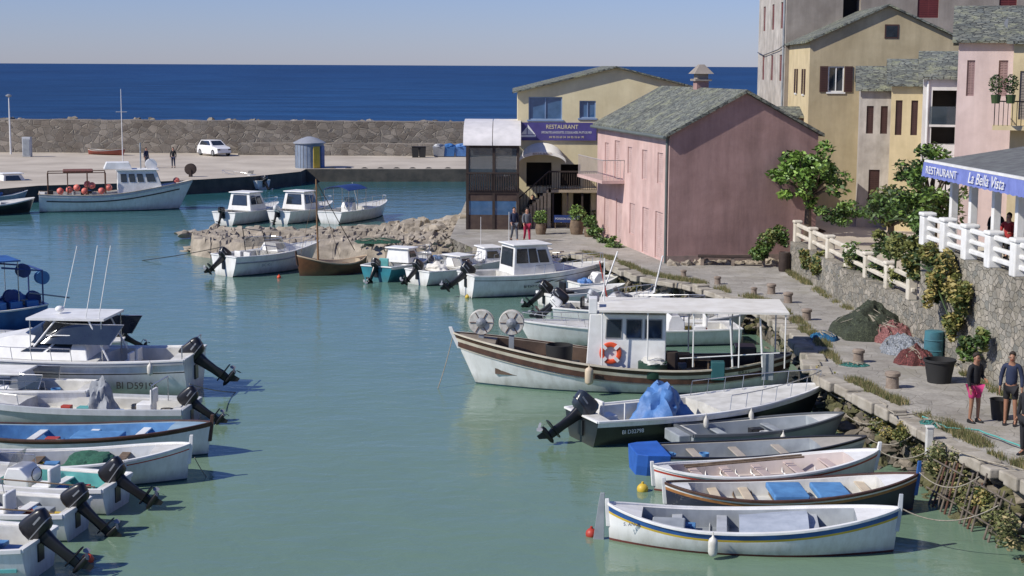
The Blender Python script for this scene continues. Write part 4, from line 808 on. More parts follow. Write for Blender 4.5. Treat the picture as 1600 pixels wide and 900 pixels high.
m.loft(lo,caps=False,closed=False); o=m.build('awning',mat('cream_awning',(.84,.81,.73),.8,(.74,.7,.6)),RH,True); text('RESTAURANT',.17,o,(1.35,-1.04,5.22),PI/2,0,mat('brown_letter',(.25,.12,.06),.7),ext=.003)
m=MB(); m.box(1.7,4.6,-1.5,-.01,3.15,3.3); o=m.build('landing',mat('tan_render',(.4,.32,.22),.9),RH)
for k in range(24): x=1.75+2.8*k/23; T1('baluster',[(x,-1.45,3.3),(x,-1.45,4.25)],.018,dwood,o,4)
m=MB(); m.box(1.7,4.6,-1.5,-1.4,4.25,4.33); m.build('handrail',dwood,o)
for k in range(4): m=MB(); m.box(1.9+k*.8,2.0+k*.8,-1.4,-1.3,1.2,3.15); m.build('landing_post',dwood,o)
m=MB()
for k in range(12): m.box(-.5+k*.19,-.5+k*.19+.24,-1.5,-.5,1.1,1.2+.175*(k+1))
o=m.build('stair',mat('tan_render',(.4,.32,.22),.9),RH); T1('handrail',[(-.6,-1.5,1.2),(-.6,-1.5,2.2),(1.7,-1.5,4.3)],.04,dwood,o)
for k in range(12): T1('baluster',[(-.4+k*.18,-1.5,1.4+k*.17),(-.4+k*.18,-1.5,2.36+k*.165)],.016,dwood,o,4)
m=MB(); m.box(2.0,3.4,-1.9,-1.85,1.55,1.95); o=m.build('menu_board',dbluep,RH); text('POISSON DU JOUR',.15,o,(2.7,-1.905,1.75),PI/2,0,wpaint)
for x in (2.05,3.3): m=MB(); m.box(x,x+.05,-1.88,-1.82,1.2,1.6); m.build('board_leg',wood,o)
# veranda
ax=PY(728,355,86.2); VR=root('veranda',(ax.x,ax.y,0),0,'timber and glass veranda with arched white roof, left of the yellow restaurant','veranda'); W=2.85
for x in (0,W/2,W-.12):
    for y in (0,3.2): m=MB(); m.box(x,x+.14,y,y+.14,1.1,5.7); m.build('timber_post',dwood,VR)
m=MB()
for z in (3.15,5.6): m.box(0,W,0.001,.15,z,z+.18); m.box(.001,.15,.15,3.3,z,z+.18); m.box(0,W,3.2,3.34,z,z+.18)
m.box(0,W,0.15,3.2,3.17,3.3); m.build('timber_floor_frame',dwood,VR)
m=MB(); m.box(.14,W-.12,.05,.1,1.15,2.0); m.box(.14,W-.12,.05,.1,2.75,3.15); m.box(.04,.1,.15,3.2,1.15,3.15); m.build('lower_panel',mat('brown_panel',(.09,.06,.045),.8,(.055,.035,.03),3),VR)
m=MB(); m.box(.16,W-.14,.06,.09,2.0,2.75); m.build('pane',glassb,VR)
m=MB(); m.box(.14,W-.14,.06,.08,3.33,5.6); m.build('glazing',glasst,VR); m=MB(); m.box(.06,.08,.15,3.2,3.33,5.6); m.build('glazing',glasst,VR)
for k in range(22): x=.1+k*(W-.2)/21; m=MB(); m.box(x,x+.06,-.06,-.03,3.3,4.25); m.build('picket',dwood,VR)
m=MB(); m.box(0,W,-.08,-.0,4.22,4.3); m.build('fence_rail',dwood,VR)
for x0,x1 in ((-.15,W/2-.02),(W/2+.02,W+.1)):
    m=MB(); lo=[]
    for k in range(9): t=PI/2*k/8; lo.append([V((x0,3.5-3.7*sin(t),5.75+1.3*cos(t))),V((x1,3.5-3.7*sin(t),5.75+1.3*cos(t)))])
    m.loft(lo,caps=False,closed=False); m.build('vault_roof',mat('milky_sheet',(.75,.72,.7),.4,(.62,.6,.58)),VR,True)
for x,y in ((.7,1.5),(2.0,1.4)):
    m=MB(); m.box(x-.35,x+.35,y-.35,y+.35,4.0,4.05); m.box(x-.04,x+.04,y-.04,y+.04,3.3,4.0); m.build('table',wpaint,VR)
mar=mat('maroon_shutter',(.16,.03,.03),.7); dk=mat('dark_brown_shutter',(.06,.025,.02),.7)
a=PY(1262,200,82)
house('yellow_house','broad ochre gabled house with brown shutters high above the green tree',(a.x,a.y,0),-.066,7.7,12,2,11.3,1.75,'gf',yelw,slate,front=[(.95,1.75,8.75,10.05,'win'),(5.6,6.2,8.9,10.1,'shut')],left=[(2,2.7,8.6,9.9,'win'),(5.6,6.3,8.6,9.9,'win')],shm=dk,gw=[(3.7,4.4,11.45,12.15)],frm=wpaint,wl=yelw3)  # left wall takes a brighter plaster, its sunlight painted into the colour
a=PY(1225,150,92)
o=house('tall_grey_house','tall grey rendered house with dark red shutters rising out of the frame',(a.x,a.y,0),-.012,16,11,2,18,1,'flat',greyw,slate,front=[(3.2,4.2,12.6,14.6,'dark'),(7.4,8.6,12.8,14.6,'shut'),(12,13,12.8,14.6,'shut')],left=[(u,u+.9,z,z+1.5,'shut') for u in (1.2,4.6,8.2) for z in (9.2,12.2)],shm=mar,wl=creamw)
T1('cable',[(-.1,.1,11.2),(-.1,2,11.0),(-.1,8,10.7),(-.1,10.5,10.9)],.03,black,o,4); T1('downpipe',[(-.07,.3,3),(-.07,.3,18)],.06,greyin,o)
a=PY(1340,290,76)
house('cream_house','narrow weathered cream house with brown shutters left of the bright yellow one',(a.x,a.y,0),-.2,1.5,7,2,8.95,1.0,'ef',creamw,slate,front=[(.3,.62,6.9,8.2,'shut'),(.95,1.27,6.9,8.2,'shut'),(.5,1.0,3.6,5.2,'shut')],shm=dk)
a=PY(1388,290,74.5)
house('bright_yellow_house','narrow bright yellow house squeezed between the cream and the white loggia houses',(a.x,a.y,0),-.22,1.55,7,2,9.2,1.1,'ef',yelw3,slate,front=[(.2,.5,6.9,8.5,'shut'),(.9,1.2,6.9,8.5,'shut')],shm=dk)
a=PY(1437,290,72)
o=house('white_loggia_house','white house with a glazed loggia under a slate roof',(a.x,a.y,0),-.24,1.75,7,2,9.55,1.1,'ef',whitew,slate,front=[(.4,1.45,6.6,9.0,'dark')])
m=MB(); m.box(.3,1.55,-.5,0,7.4,7.5); q=m.build('balcony',whitew,o); m=MB(); m.box(.3,1.55,-.5,-.45,7.5,8.3); m.build('balcony_glass',glasst,q); T1('downpipe',[(.2,-.06,2.5),(.2,-.06,9.4)],.05,wpaint,o)
a=PY(1492,215,64)
o=house('pale_pink_house','pale pink house with slate roof at upper right',(a.x,a.y,0),-.27,2.3,8,2,11.05,1.4,'ef',pinkw2,slate,front=[(.35,.65,8.9,10.3,'shut'),(1.55,1.9,8.9,10.3,'shut')],shm=mat('grey_pink_shutter',(.3,.2,.2),.8))
m=MB(); m.lathe([(.02,-.04),(.14,-.01),(.2,.04),(.21,.05)],(1.9,.3,11.75),16,0,lambda p:V((p.x,-p.z,p.y))); m.build('lamp_disc',galv,o,True)  # small grey disc standing for a lamp on the house
a=PY(1576,250,57)
o=house('balcony_house','yellow and grey house with a potted balcony at the right edge',(a.x,a.y,0),-.3,5,8,2,10.9,1.2,'ef',yelw3,slate,front=[(.25,.9,8.2,9.9,'shut'),(1.6,2.4,8.2,9.9,'shut')],shm=greyw)
m=MB(); m.box(-.6,3,-1.0,0,7.85,8.0); q=m.build('balcony',yelw3,o)
for k in range(24): T1('baluster',[(-.55+k*.15,-.95,8.0),(-.55+k*.15,-.95,8.85)],.012,black,q,4)
for k in range(6): T1('baluster',[(-.55,-.95+k*.17,8.0),(-.55,-.95+k*.17,8.85)],.012,black,q,4)
T1('handrail',[(-.55,0,8.85),(-.55,-.95,8.85),(3,-.95,8.85)],.025,black,q)
a=PY(1215,200,84)
house('low_annex','low pinkish annex between the pink gable and the ochre house',(a.x,a.y,0),0,3.2,4,2,7.4,.4,'ef',pinkw,slate,front=[(1.9,2.9,4.5,6.6,'dark')])
# ---------------------------------------------------------------- terrace restaurant
A=V((13.68,50.2)); Bp=V((14.53,38)); d=Bp-A; rzt=math.atan2(d.y,d.x); Lt=d.length
T=root('terrace_restaurant',(A.x,A.y,0),rzt,'open terrace restaurant with white columns and blue lettered awning above the tall stone wall','restaurant')
m=MB(); m.loft([[V((-.6,-.55,6.95)),V((-.6,-.55,7.05)),V((-.3,6,8.1)),V((-.3,6,8.0))],[V((Lt,-.55,6.95)),V((Lt,-.55,7.05)),V((Lt,6,8.1)),V((Lt,6,8.0))]]); m.build('roof',mat('grey_sheet_roof',(.16,.17,.16),.8,(.1,.1,.1),3,bp=.02),T)
m=MB(); n=60
lo=[[V((-.65+(Lt+.6)*k/n,-.6,7.04)),V((-.65+(Lt+.6)*k/n,-.66+.015*sin(k*1.9),6.58+.03*(k%2)))] for k in range(n+1)]; m.loft(lo,caps=False,closed=False)
m.loft([[V((-.65,-.6+6*k/10,7.04)),V((-.68,-.6+6*k/10,6.58+.03*(k%2)))] for k in range(11)],caps=False,closed=False)
aw=m.build('awning',mat('royal_blue_canvas',(.17,.21,.5),.7,(.13,.16,.4),3),T); text('RESTAURANT',.34,aw,(1.25,-.69,6.82),PI/2,0,wpaint,sx=1.35); text('La Bella Vista',.46,aw,(5.0,-.69,6.83),PI/2,0,wpaint,ital=.35,sx=1.15)
m=MB(); m.box(-.6,Lt,-.6,-.5,7.045,7.12); m.build('roof_edge',wpaint,T); m=MB(); m.box(-.5,Lt,.0,.2,6.5,6.95); m.build('beam',wpaint,T)
for x in (.2,1.9,3.8,5.6,7.4,9.2,11.0):
    m=MB(); m.box(x-.11,x+.11,.02,.24,4.4,6.5); m.build('column',wpaint,T,bevel=.015)
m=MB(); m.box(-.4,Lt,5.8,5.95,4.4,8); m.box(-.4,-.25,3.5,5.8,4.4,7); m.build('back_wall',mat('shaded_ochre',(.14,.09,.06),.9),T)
def balustrade(name,label,A,B,z,xs,m_,rails=((.32,.44),(.78,.92)),pw=.17,ph=1.05):
    d=B-A; L=d.length; Rb=root(name,(A.x,A.y,z),math.atan2(d.y,d.x),label,'balustrade')
    for x in xs:
        m=MB(); m.box(x-pw,x+pw,-pw,pw,0,ph-.12); m.box(x-pw-.03,x+pw+.03,-pw-.03,pw+.03,ph-.12,ph); m.build('post',m_,Rb,bevel=.04)
    for a,b in rails:
        m=MB(); m.box(-.1,L,-.07,.07,a,b); m.build('rail',m_,Rb,bevel=.03)
balustrade('white_balustrade','thick white painted balustrade along the restaurant terrace edge',V((13.1,50.3)),V((13.95,38)),4.44,[0,1.9,3.8,5.7,7.6,9.5,11.4],wpaint,((.2,.34),(.5,.62),(.8,.94)),.2)
balustrade('cream_balustrade','low cream concrete balustrade above the low stone wall',V((12.35,69)),V((13.05,51.5)),2.48,[0,3.0,6.0,9.0,11.8,14.6,17.3],balus,((.28,.42),(.68,.84)),.16,.95)
for i in range(4):
    x=1.2+i*1.9; q=wpt(T,(x,1.9,4.4)); m=MB(); m.lathe([(.25,0),(.04,.05),(.04,.68),(.42,.69),(.42,.74),(.02,.745)],q,16); tag(m.build('dining_table',mat('table_top',(.5,.4,.3),.6),smooth=True),['dining table nearest the awning corner on the terrace','second dining table along the terrace','third dining table along the terrace','dining table at the right frame edge on the terrace'][i],'table','dining tables on the terrace')
# ---------------------------------------------------------------- vegetation
def leaves(m,c,r,n,s,w=(3,4,3),flat=None):
    c=V(c); k=random.choices((0,1,2),w)[0]
    for i in range(n):
        while True:
            p=V((U(-1,1),U(-1,1),U(-1,1)))
            if .35<p.length<1: break
        q=c+V((p.x*r[0],p.y*r[1],p.z*r[2])); a=V((U(-1,1),U(-1,1),U(-.6,.6))).normalized(); b=a.cross(V((U(-1,1),U(-1,1),U(-1,1)))).normalized(); l=s*U(.6,1.3)
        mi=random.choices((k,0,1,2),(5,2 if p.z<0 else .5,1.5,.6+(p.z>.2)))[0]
        m.add([q-a*l,q+b*l*.45,q+a*l,q-b*l*.45],[(0,1,2,3)],mi)
def tree(name,label,base,H_,cr,n=34,ml=LF,s=.13,lean=(0,0),dens=130,ch=.66):
    R=root(name,base,0,label,'tree'); m=MB(); th=H_*.38; ct=V((lean[0],lean[1],th))
    m.tube([(0,0,-.3),(lean[0]*.4,lean[1]*.4,th*.5),ct],[.2,.16,.13],8); c=MB(); cen=V((lean[0],lean[1],H_*ch))
    for i in range(n):
        while True:
            p=V((U(-1,1),U(-1,1),U(-1,1)))
            if .3<p.length<1: break
        q=cen+V((p.x*cr[0],p.y*cr[1],p.z*cr[2])); m.tube([ct,ct.lerp(q,.5)+V((U(-.2,.2),U(-.2,.2),.15)),q],[.07,.04,.015],5)
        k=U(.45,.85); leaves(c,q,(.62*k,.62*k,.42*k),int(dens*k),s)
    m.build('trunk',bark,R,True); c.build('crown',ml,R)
def bush(name,label,clumps,ml=LF,s=.1,dens=260,cat='shrub',stemz=True):
    m=MB(); c0=V(clumps[0][0])
    for (c,r) in clumps:
        for i in range(8):
            p=V(c)+V((U(-.7,.7)*r[0],U(-.7,.7)*r[1],U(-.7,.7)*r[2])); k=U(.4,.7); leaves(m,p,(r[0]*k,r[1]*k,r[2]*k),dens//8,s)
        m.tube([c0-V((0,0,clumps[0][1][2])),c0.lerp(V(c),.5)-V((0,0,.1)),c],[.04,.03,.015],5,0)
    return tag(m.build(name,ml),label,cat)
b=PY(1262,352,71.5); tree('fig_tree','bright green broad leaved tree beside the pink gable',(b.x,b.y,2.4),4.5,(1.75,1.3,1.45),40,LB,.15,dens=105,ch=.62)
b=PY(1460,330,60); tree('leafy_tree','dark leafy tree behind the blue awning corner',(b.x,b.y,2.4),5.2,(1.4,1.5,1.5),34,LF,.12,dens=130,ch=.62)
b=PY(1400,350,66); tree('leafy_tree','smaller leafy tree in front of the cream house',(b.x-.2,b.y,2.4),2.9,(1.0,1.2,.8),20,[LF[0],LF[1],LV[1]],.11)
pc=lambda px,py,Y,r:((PY(px,py,Y).x,Y,PY(px,py,Y).z),r)
bush('shrub','large green shrub spilling over the low stone wall',[pc(1350,405,59,(.7,.8,.55)),pc(1375,435,57,(.6,.8,.55)),pc(1340,432,60,(.5,.6,.4)),pc(1388,385,56,(.6,.7,.5))],[LF[0],LF[1],LV[1]],s=.1,dens=800)
bush('shrub','dark green shrub between the cream balustrade and the tree',[pc(1385,325,62,(.8,.8,.5)),pc(1420,315,60,(.8,.8,.55)),pc(1435,350,56,(.5,.6,.45))],LF,s=.11,dens=700)
bush('shrub','low dark hedge behind the cream balustrade under the bright tree',[pc(1300,338,68,(.7,.6,.35)),pc(1335,330,68,(.7,.6,.4))],LF,s=.11,dens=500)
bush('shrub','green bush at the right foot of the pink gable',[pc(1200,378,70.8,(.5,.5,.5)),pc(1222,365,71,(.4,.5,.5)),pc(1190,395,70.5,(.4,.4,.3))],[LF[0],LF[1],LV[1]],s=.1,dens=600)
bush('hanging_vine','yellow green vine hanging on the low stone wall near the bin',[pc(1262,405,65.5,(.3,.6,.4)),pc(1280,412,63.5,(.28,.6,.45))],LV,dens=600,cat='vine')
bush('hanging_vine','thick orange green vine hanging down the tall stone wall',[pc(1450,400,48.8,(.3,.7,.4)),pc(1480,418,46.8,(.3,.7,.5)),pc(1458,452,48,(.25,.6,.5)),pc(1495,465,46,(.25,.7,.5)),pc(1488,510,46.3,(.2,.6,.45)),pc(1422,415,50.8,(.3,.6,.45))],LV,s=.1,dens=900,cat='vine')
bush('hanging_vine','green ivy strip under the terrace balustrade left corner',[pc(1400,388,53,(.3,.7,.4)),pc(1427,380,51,(.3,.6,.3)),pc(1398,440,54,(.3,.8,.4))],[LF[0],LV[1],LV[1]],s=.1,dens=600,cat='vine')
bush('hanging_vine','small dark vine at the foot of the tall stone wall',[pc(1515,545,44.6,(.2,.5,.35)),pc(1535,530,43.6,(.15,.4,.3))],[LF[0],LF[1],LV[1]],dens=420,cat='vine')
ordn=['first','second','third','fourth','fifth','sixth','seventh','eighth','ninth','tenth','eleventh','twelfth','thirteenth','lowest']
for i,(px,py) in enumerate([(1300,596),(1335,615),(1352,628),(1378,645),(1396,658),(1420,680),(1448,690),(1470,712),(1490,722),(1508,735),(1530,752),(1552,768),(1575,790),(1592,812)]):
    q=P(px,py,.9); k=U(.8,1.3); bush('weed_tuft',f"clump of yellow green weeds on the quay wall, {ordn[i]} going toward the camera",[((q.x-.18,q.y,U(.5,1.05)),(.26*k,.45*k,.32*k))],random.choice((LV,LG,LG)),.055,460,'weeds')
def grass(name,label,pts,n,kind=None):
    m=MB()
    for i in range(n):
        k=random.randrange(len(pts)-1); t=U(0,1); q=pts[k].lerp(pts[k+1],t)+V((U(-.22,.22),U(-.22,.22),0)); 
        if noise.noise(q*.9)<-.1: continue
        for j in range(5):
            a=V((U(-.08,.08),U(-.08,.08),0)); l=U(.06,.22); p=q+a; m.add([p,p+V((.02,0,0)),p+V((U(-.07,.07),U(-.07,.07),l))],[(0,1,2)],random.randrange(3))
    o=m.build(name,LG); o['label']=label; o['category']='grass'; o['kind']='stuff'
EP=[V((p.x+.35,p.y,1.22)) for p in QW[1:13]]
grass('grass','dry grass growing along the stone edge of the quay',EP,4200)
grass('grass','dry grass along the foot of the stone walls beside the quay',[V((12.0,69,1.2)),V((12.3,60,1.2)),V((12.85,50.5,1.2)),V((13.4,42,1.2)),V((13.7,38,1.2))],1800)
bush('grass_tuft','low green weeds on the quay edge left of the pink house',[pc(962,385,78,(.5,.4,.25)),pc(950,375,80,(.5,.4,.25)),pc(930,362,82,(.4,.4,.3))],LF,dens=400,cat='weeds')
def planter(px,py,label,kind,h=.55,r=.3,ph=.7):
    q=P(px,py,1.2); R=root('planter',q,0,label,'planter','barrel planters by the restaurant'); m=MB(); m.lathe([(r*.8,0),(r,h*.5),(r*.85,h),(r*.7,h),(r*.7,h-.05)],(0,0,0),16); m.build('tub',wood,R,True); m=MB()
    leaves(m,(0,0,h+ph*.5),(r*1.3,r*1.3,ph*.55),260,.09); m.build('plant',LF,R)
planter(845,366,'round tub with a leafy plant beside the two walkers',0); planter(901,366,'wooden barrel with an upright green plant below the landing',0,.75,.38,.8); planter(921,370,'tub planter nearest the pink house wall',0,.5,.3,.6); planter(930,352,'small tub planter against the restaurant front',0,.45,.25,.5)
for i,px in enumerate((1557,1580)):
    q=PY(px,132,55.6); m=MB(); leaves(m,(q.x,q.y,q.z),(.26,.26,.36),420,.05,(6,1,0)); m.lathe([(.14,0),(.18,.3)],(q.x,q.y,q.z-.65),12,0); tag(m.build('clipped_shrub',[LF[0],LF[0],LF[1]]),['left clipped shrub on the upper right balcony','right clipped shrub on the upper right balcony'][i],'plant')
# ---------------------------------------------------------------- quay furniture
a=P(1090,414,1.2); b=P(1200,416,1.2); R=root('stone_bench',(a.x,a.y,1.2),math.atan2((b-a).y,(b-a).x),'long dark bench in front of the pink gable','bench'); L=(b-a).length
m=MB(); m.box(0,L,-.2,.25,.36,.45); m.build('seat',dwood,R,bevel=.02)
for x in (.2,L/2,L-.2): m=MB(); m.box(x-.07,x+.07,-.15,.2,0,.36); m.build('leg',stonec,R)
q=P(1225,424,1.2); m=MB(); m.lathe([(.22,0),(.25,.1),(.25,.82),(.22,.85),(.19,.8),(.18,.3)],q,16); tag(m.build('litter_bin',dwood,smooth=True),'dark slatted litter bin at the end of the bench','bin')
for i,(px,py,s) in enumerate([(1121,444,.8),(1205,459,1),(1231,473,1),(1260,500,1),(1341,566,1),(1394,606,1.15),(1178,460,.7),(1068,432,.7)]):
    q=P(px,py,1.2); m=MB(); m.lathe([(.17*s,0),(.16*s,.05),(.15*s,.28*s),(.19*s,.3*s),(.19*s,.37*s),(.15*s,.4*s),(.02,.41*s)],q,14); tag(m.build('stone_bollard',stonec,smooth=True),'short brown bollard on the quay, '+['second from the pink house','first past the litter bin','second past the litter bin','beside the blue net heap','in front of the teal barrel','nearest the camera','third from the pink house','first from the pink house'][i],'bollard','stone bollards along the quay edge')
def heap(name,label,px,py,rx,ry,hh,m_,cat='fishing net'):
    q=P(px,py,1.2); m=MB(); nn=44; lo=[]; o=V((px,py,0))*.1
    for i in range(21):
        t=i/20; ring=[]
        for k in range(nn):
            a=2*PI*k/nn; rr=(1-t)*(1+.35*noise.noise(V((cos(a)*2,sin(a)*2,1))+o)); x,y=cos(a)*rr,sin(a)*rr
            ring.append(q+V((x*rx,y*ry,hh*(t**.6)*(1+.5*noise.noise(V((x*2.0,y*2.0,0))+o))*.8+.18*hh*(1-2*abs(noise.noise(V((x*4,y*4,4))+o)))*min(1,t*6)+.05*noise.noise(V((x*11,y*11,7))+o)*min(1,t*6)+.005)))
        lo.append(ring)
    m.loft(lo)
    for k in range(7):
        a=U(0,6.3); pts=[]
        for j in range(9): t=-1+j/4; x=t*.8; y=.3*sin(t*3+a); R_=Matrix.Rotation(a,2); p=R_@V((x,y)); rr=min(1,p.length); pts.append(q+V((p.x*rx,p.y*ry,hh*(1-rr)**.6*.85+.05)))
        m.tube(pts,.012,5,1)
    tag(m.build(name,[m_,rope],smooth=True),label,cat)
def net(n,c,c2): return stone(n,[c,c2,c],26,tuple(x*.35 for x in c2),.03,(1,1,1),ms=.12)
heap('net_pile','large dark olive green net pile against the low wall',1357,522,1.35,1.5,1.05,net('net_olive',(.1,.12,.07),(.055,.07,.045)))
heap('net_pile','red net pile behind the pale net',1392,531,.75,1.0,.7,net('net_red',(.45,.2,.19),(.3,.11,.1)))
heap('net_pile','pale blue white net pile between two red ones',1412,550,.75,.85,.65,net('net_pale',(.5,.53,.56),(.32,.36,.42)))
heap('net_pile','dark red net pile nearest the teal barrel',1430,567,.6,.6,.6,net('net_dark_red',(.3,.09,.08),(.16,.05,.05)))
heap('net_pile','small bright blue net on the quay edge',1288,530,.45,.5,.3,net('net_blue',(.03,.25,.5),(.02,.15,.35)))
heap('rope_heap','turquoise rope heap on the quay near the edge',1462,664,.45,.4,.15,net('net_turquoise',(.08,.35,.3),(.05,.22,.2)),'rope')
heap('rope_heap','flat teal and brown net scrap beside the bollard',1335,571,.4,.3,.08,net('net_turquoise',(.08,.35,.3),(.05,.22,.2)),'rope')
heap('rope_heap','low green net spread on the stone jetty',590,378,1.2,1.0,.2,net('net_green',(.03,.17,.1),(.03,.11,.07)),'net')
q=P(1458,562,1.2); m=MB(); m.lathe([(.27,0),(.29,.03),(.29,.28),(.31,.3),(.29,.32),(.29,.6),(.31,.62),(.29,.64),(.28,.88),(.22,.9)],q,20); tag(m.build('plastic_drum',mat('teal_plastic',(.06,.2,.24),.5,(.04,.12,.15)),smooth=True),'teal blue plastic drum beside the red net','drum')
q=P(1467,597,1.2); R=root('black_tub',q,0,'wide black plastic tub standing in front of the teal drum','tub'); m=MB(); m.lathe([(.32,0),(.42,.58),(.46,.6),(.46,.66),(.41,.66),(.3,.05),(.02,.05)],(0,0,0),22); m.build('tub_body',rubber,R,True)
for s in (1,-1): m=MB(); m.tube([(s*.45,-.1,.5),(s*.53,-.07,.52),(s*.53,.07,.52),(s*.45,.1,.5)],.015); m.build('handle',rubber,R)
q=P(1562,655,1.2); m=MB(); m.lathe([(.2,0),(.26,.5),(.28,.52),(.25,.52),(.2,.1)],q,18); tag(m.build('bucket',rubber,smooth=True),'dark bucket between the two standing people','bucket')
q=P(1452,688,1.2); m=MB(); m.box(q.x-.08,q.x+.08,q.y-.08,q.y+.08,.8,1.5); m.box(q.x-.1,q.x+.1,q.y-.1,q.y+.1,1.5,1.56); tag(m.build('electric_pillar',deckw,bevel=.02),'small white service pillar on the quay edge','pillar')
for i,(pa,pb) in enumerate((((1484,712),(1530,736)),((1540,742),(1612,782)))):
    a=P(*pa,1.1); b=P(*pb,1.1); d=(b-a).xy; L=d.length; R=root('paling_fence',(a.x-.25,a.y,0),math.atan2(d.y,d.x),['weathered brown paling fence against the quay wall, farther section','weathered brown paling fence against the quay wall, nearer section'][i],'fence','paling fences on the quay wall')
    n=int(L/.2)
    for k in range(n):
        if random.random()<.15: continue
        x=k*.2; dz=U(-.3,.12); tl=U(-.06,.06); m=MB(); m.loft([[V((x+e[0]*.035,e[1]*.012-.3,.0)) for e in ((-1,-1),(1,-1),(1,1),(-1,1))],[V((x+tl+e[0]*.028,e[1]*.01,1.25+dz)) for e in ((-1,-1),(1,-1),(1,1),(-1,1))]]); m.build('paling',[greywood,greywood,rust][k%3],R)
    for z in (.35,1.0): T1('rail',[(-.05,-.3+z*.23-.03,z),(L,-.3+z*.23-.03,z)],.02,greywood,R)
for i,pts in enumerate([[(1440,650),(1480,668),(1530,672),(1600,700)],[(1375,625),(1400,650),(1440,645),(1470,668)],[(1480,700),(1540,720),(1600,735)]]):
    m=MB(); pp=[P(a,b,1.31) for a,b in pts]; fine=[]
    for a,b in zip(pp[:-1],pp[1:]):
        for t in range(6): fine.append(a.lerp(b,t/6)+V((U(-.06,.06),U(-.06,.06),0)))
    m.tube(fine+[pp[-1]],.022,5); tag(m.build('loose_rope',[mat('turq_rope',(.1,.35,.32),.9),rope,rope][i]),['turquoise rope trailing along the quay pavement','tan rope looped along the quay edge','tan rope lying toward the right frame edge'][i],'rope')
# ---------------------------------------------------------------- mole objects
q=P(335,243,1.1); R=root('parked_car',q,-.9,'white hatchback parked on the mole below the breakwater wall','car')
def cs(x,w,z0,z1): return [V((x,-w,z0)),V((x,-w*1.03,(z0+z1)/2)),V((x,-w*.93,z1)),V((x,w*.93,z1)),V((x,w*1.03,(z0+z1)/2)),V((x,w,z0))]
m=MB(); m.loft([cs(-2.1,.7,.4,.85),cs(-1.95,.85,.25,.95),cs(-.9,.88,.22,1.0),cs(.8,.88,.22,1.0),cs(1.7,.84,.24,.88),cs(2.05,.72,.35,.75)]); m.loft([[V((-1.9,-.78,.95)),V((1.0,-.78,.98)),V((1.0,.78,.98)),V((-1.9,.78,.95))],[V((-1.55,-.6,1.5)),V((.2,-.62,1.52)),V((.2,.62,1.52)),V((-1.55,.6,1.5))]]); carb=m.build('body',mat('car_white',(.8,.8,.8),.25),R,True)
for q_ in (((-1.9,-.78,.95),(1.0,-.78,.98),(.2,-.62,1.52),(-1.55,-.6,1.5)),((1.0,.78,.98),(-1.9,.78,.95),(-1.55,.6,1.5),(.2,.62,1.52)),((1.0,-.78,.98),(1.0,.78,.98),(.2,.62,1.52),(.2,-.62,1.52)),((-1.9,.78,.95),(-1.9,-.78,.95),(-1.55,-.6,1.5),(-1.55,.6,1.5))):
    m=MB(); m.add(panelq(q_,.08,.92,.12,.88,.012),[(0,1,2,3)]); m.build('window',glassd,R)
for x in (-1.3,1.3):
    for s in (1,-1):
        m=MB(); m.lathe([(.02,-.1),(.31,-.1),(.33,-.06),(.33,.06),(.31,.1),(.02,.1)],(x,s*.8,.33),18,0,lambda p:V((p.x,p.z,p.y))); t=m.build('wheel',rubber,R,True); m=MB(); m.lathe([(.02,-.11),(.2,-.105),(.2,.105),(.02,.11)],(x,s*.8,.33),14,0,lambda p:V((p.x,p.z,p.y))); m.build('rim',galv,t,True)
for s in (1,-1): 
    m=MB(); m.box(1.93,2.06,s*.58-.15,s*.58+.15,.6,.74); m.build('headlight',glassd,R)
    m=MB(); m.box(-2.12,-2.0,s*.6-.1,s*.6+.1,.65,.9); m.build('tail_light',redp,R)
q=P(484,262,1.1); R=root('round_kiosk',q,0,'round blue grey kiosk with yellow and blue doors on the mole','kiosk')
m=MB(); m.lathe([(1.25,0),(1.25,2.1),(1.3,2.12)],(0,0,0),28); m.build('wall',mat('blue_grey_panel',(.2,.25,.33),.6,(.15,.19,.26)),R,True); m=MB(); m.lathe([(1.4,2.12),(1.4,2.2),(.7,2.55),(.2,2.7)],(0,0,0),28); m.build('roof',mat('grey_roof',(.3,.32,.36),.6),R,True)
for a,mm in ((-.95,yellow),(-.35,bluep)):
    m=MB(); m.box(1.24,1.3,-.3,.3,.05,1.9,0,lambda p,a=a:Matrix.Rotation(a,3,'Z')@p); m.build('door',mm,R)
for k in range(8): a=-2.9+k*.25; m=MB(); m.box(1.245,1.275,-.02,.02,.05,2.05,0,lambda p,a=a:Matrix.Rotation(a,3,'Z')@p); m.build('panel_joint',galv,R)
def pole(px,py,z,hpx,label,kind):
    q=P(px,py,z); hh=hpx*q.y/2500; R=root('lamp_post' if kind else 'flag_mast',q,0,label,'lamp post' if kind else 'mast'); T1('pole',[(0,0,0),(0,0,hh)],[.1,.05] if kind else [.05,.025],wpaint,R,8)
    if kind: m=MB(); m.lathe([(.05,hh-.1),(.3,hh),(.3,hh+.08),(.1,hh+.2)],(0,0,0),12); m.build('lamp_head',galv,R)
    else: T1('crossbar',[(-.5,0,hh*.7),(.5,0,hh*.7)],.03,galv,R)
pole(17,241,1.1,90,'pale lamp post at the far left of the mole',1); pole(192,258,1.1,118,'thin white mast rising behind the pink buoyed fishing boat',0)
for i,(px,lab) in enumerate(((649,'left of two dark wheeled bins on the mole'),(660,'right of two dark wheeled bins on the mole'))):
    q=P(px,246,1.1); R=root('wheeled_bin',q,0,lab,'bin','wheeled bins'); m=MB(); m.loft([[V((-.28,-.3,0)),V((.28,-.3,0)),V((.28,.3,0)),V((-.28,.3,0))],[V((-.33,-.36,1)),V((.33,-.36,1)),V((.33,.36,1)),V((-.33,.36,1))]]); m.build('tub',rubber,R); m=MB(); m.box(-.35,.35,-.4,.4,1.0,1.08); m.build('lid',black,R,bevel=.03)
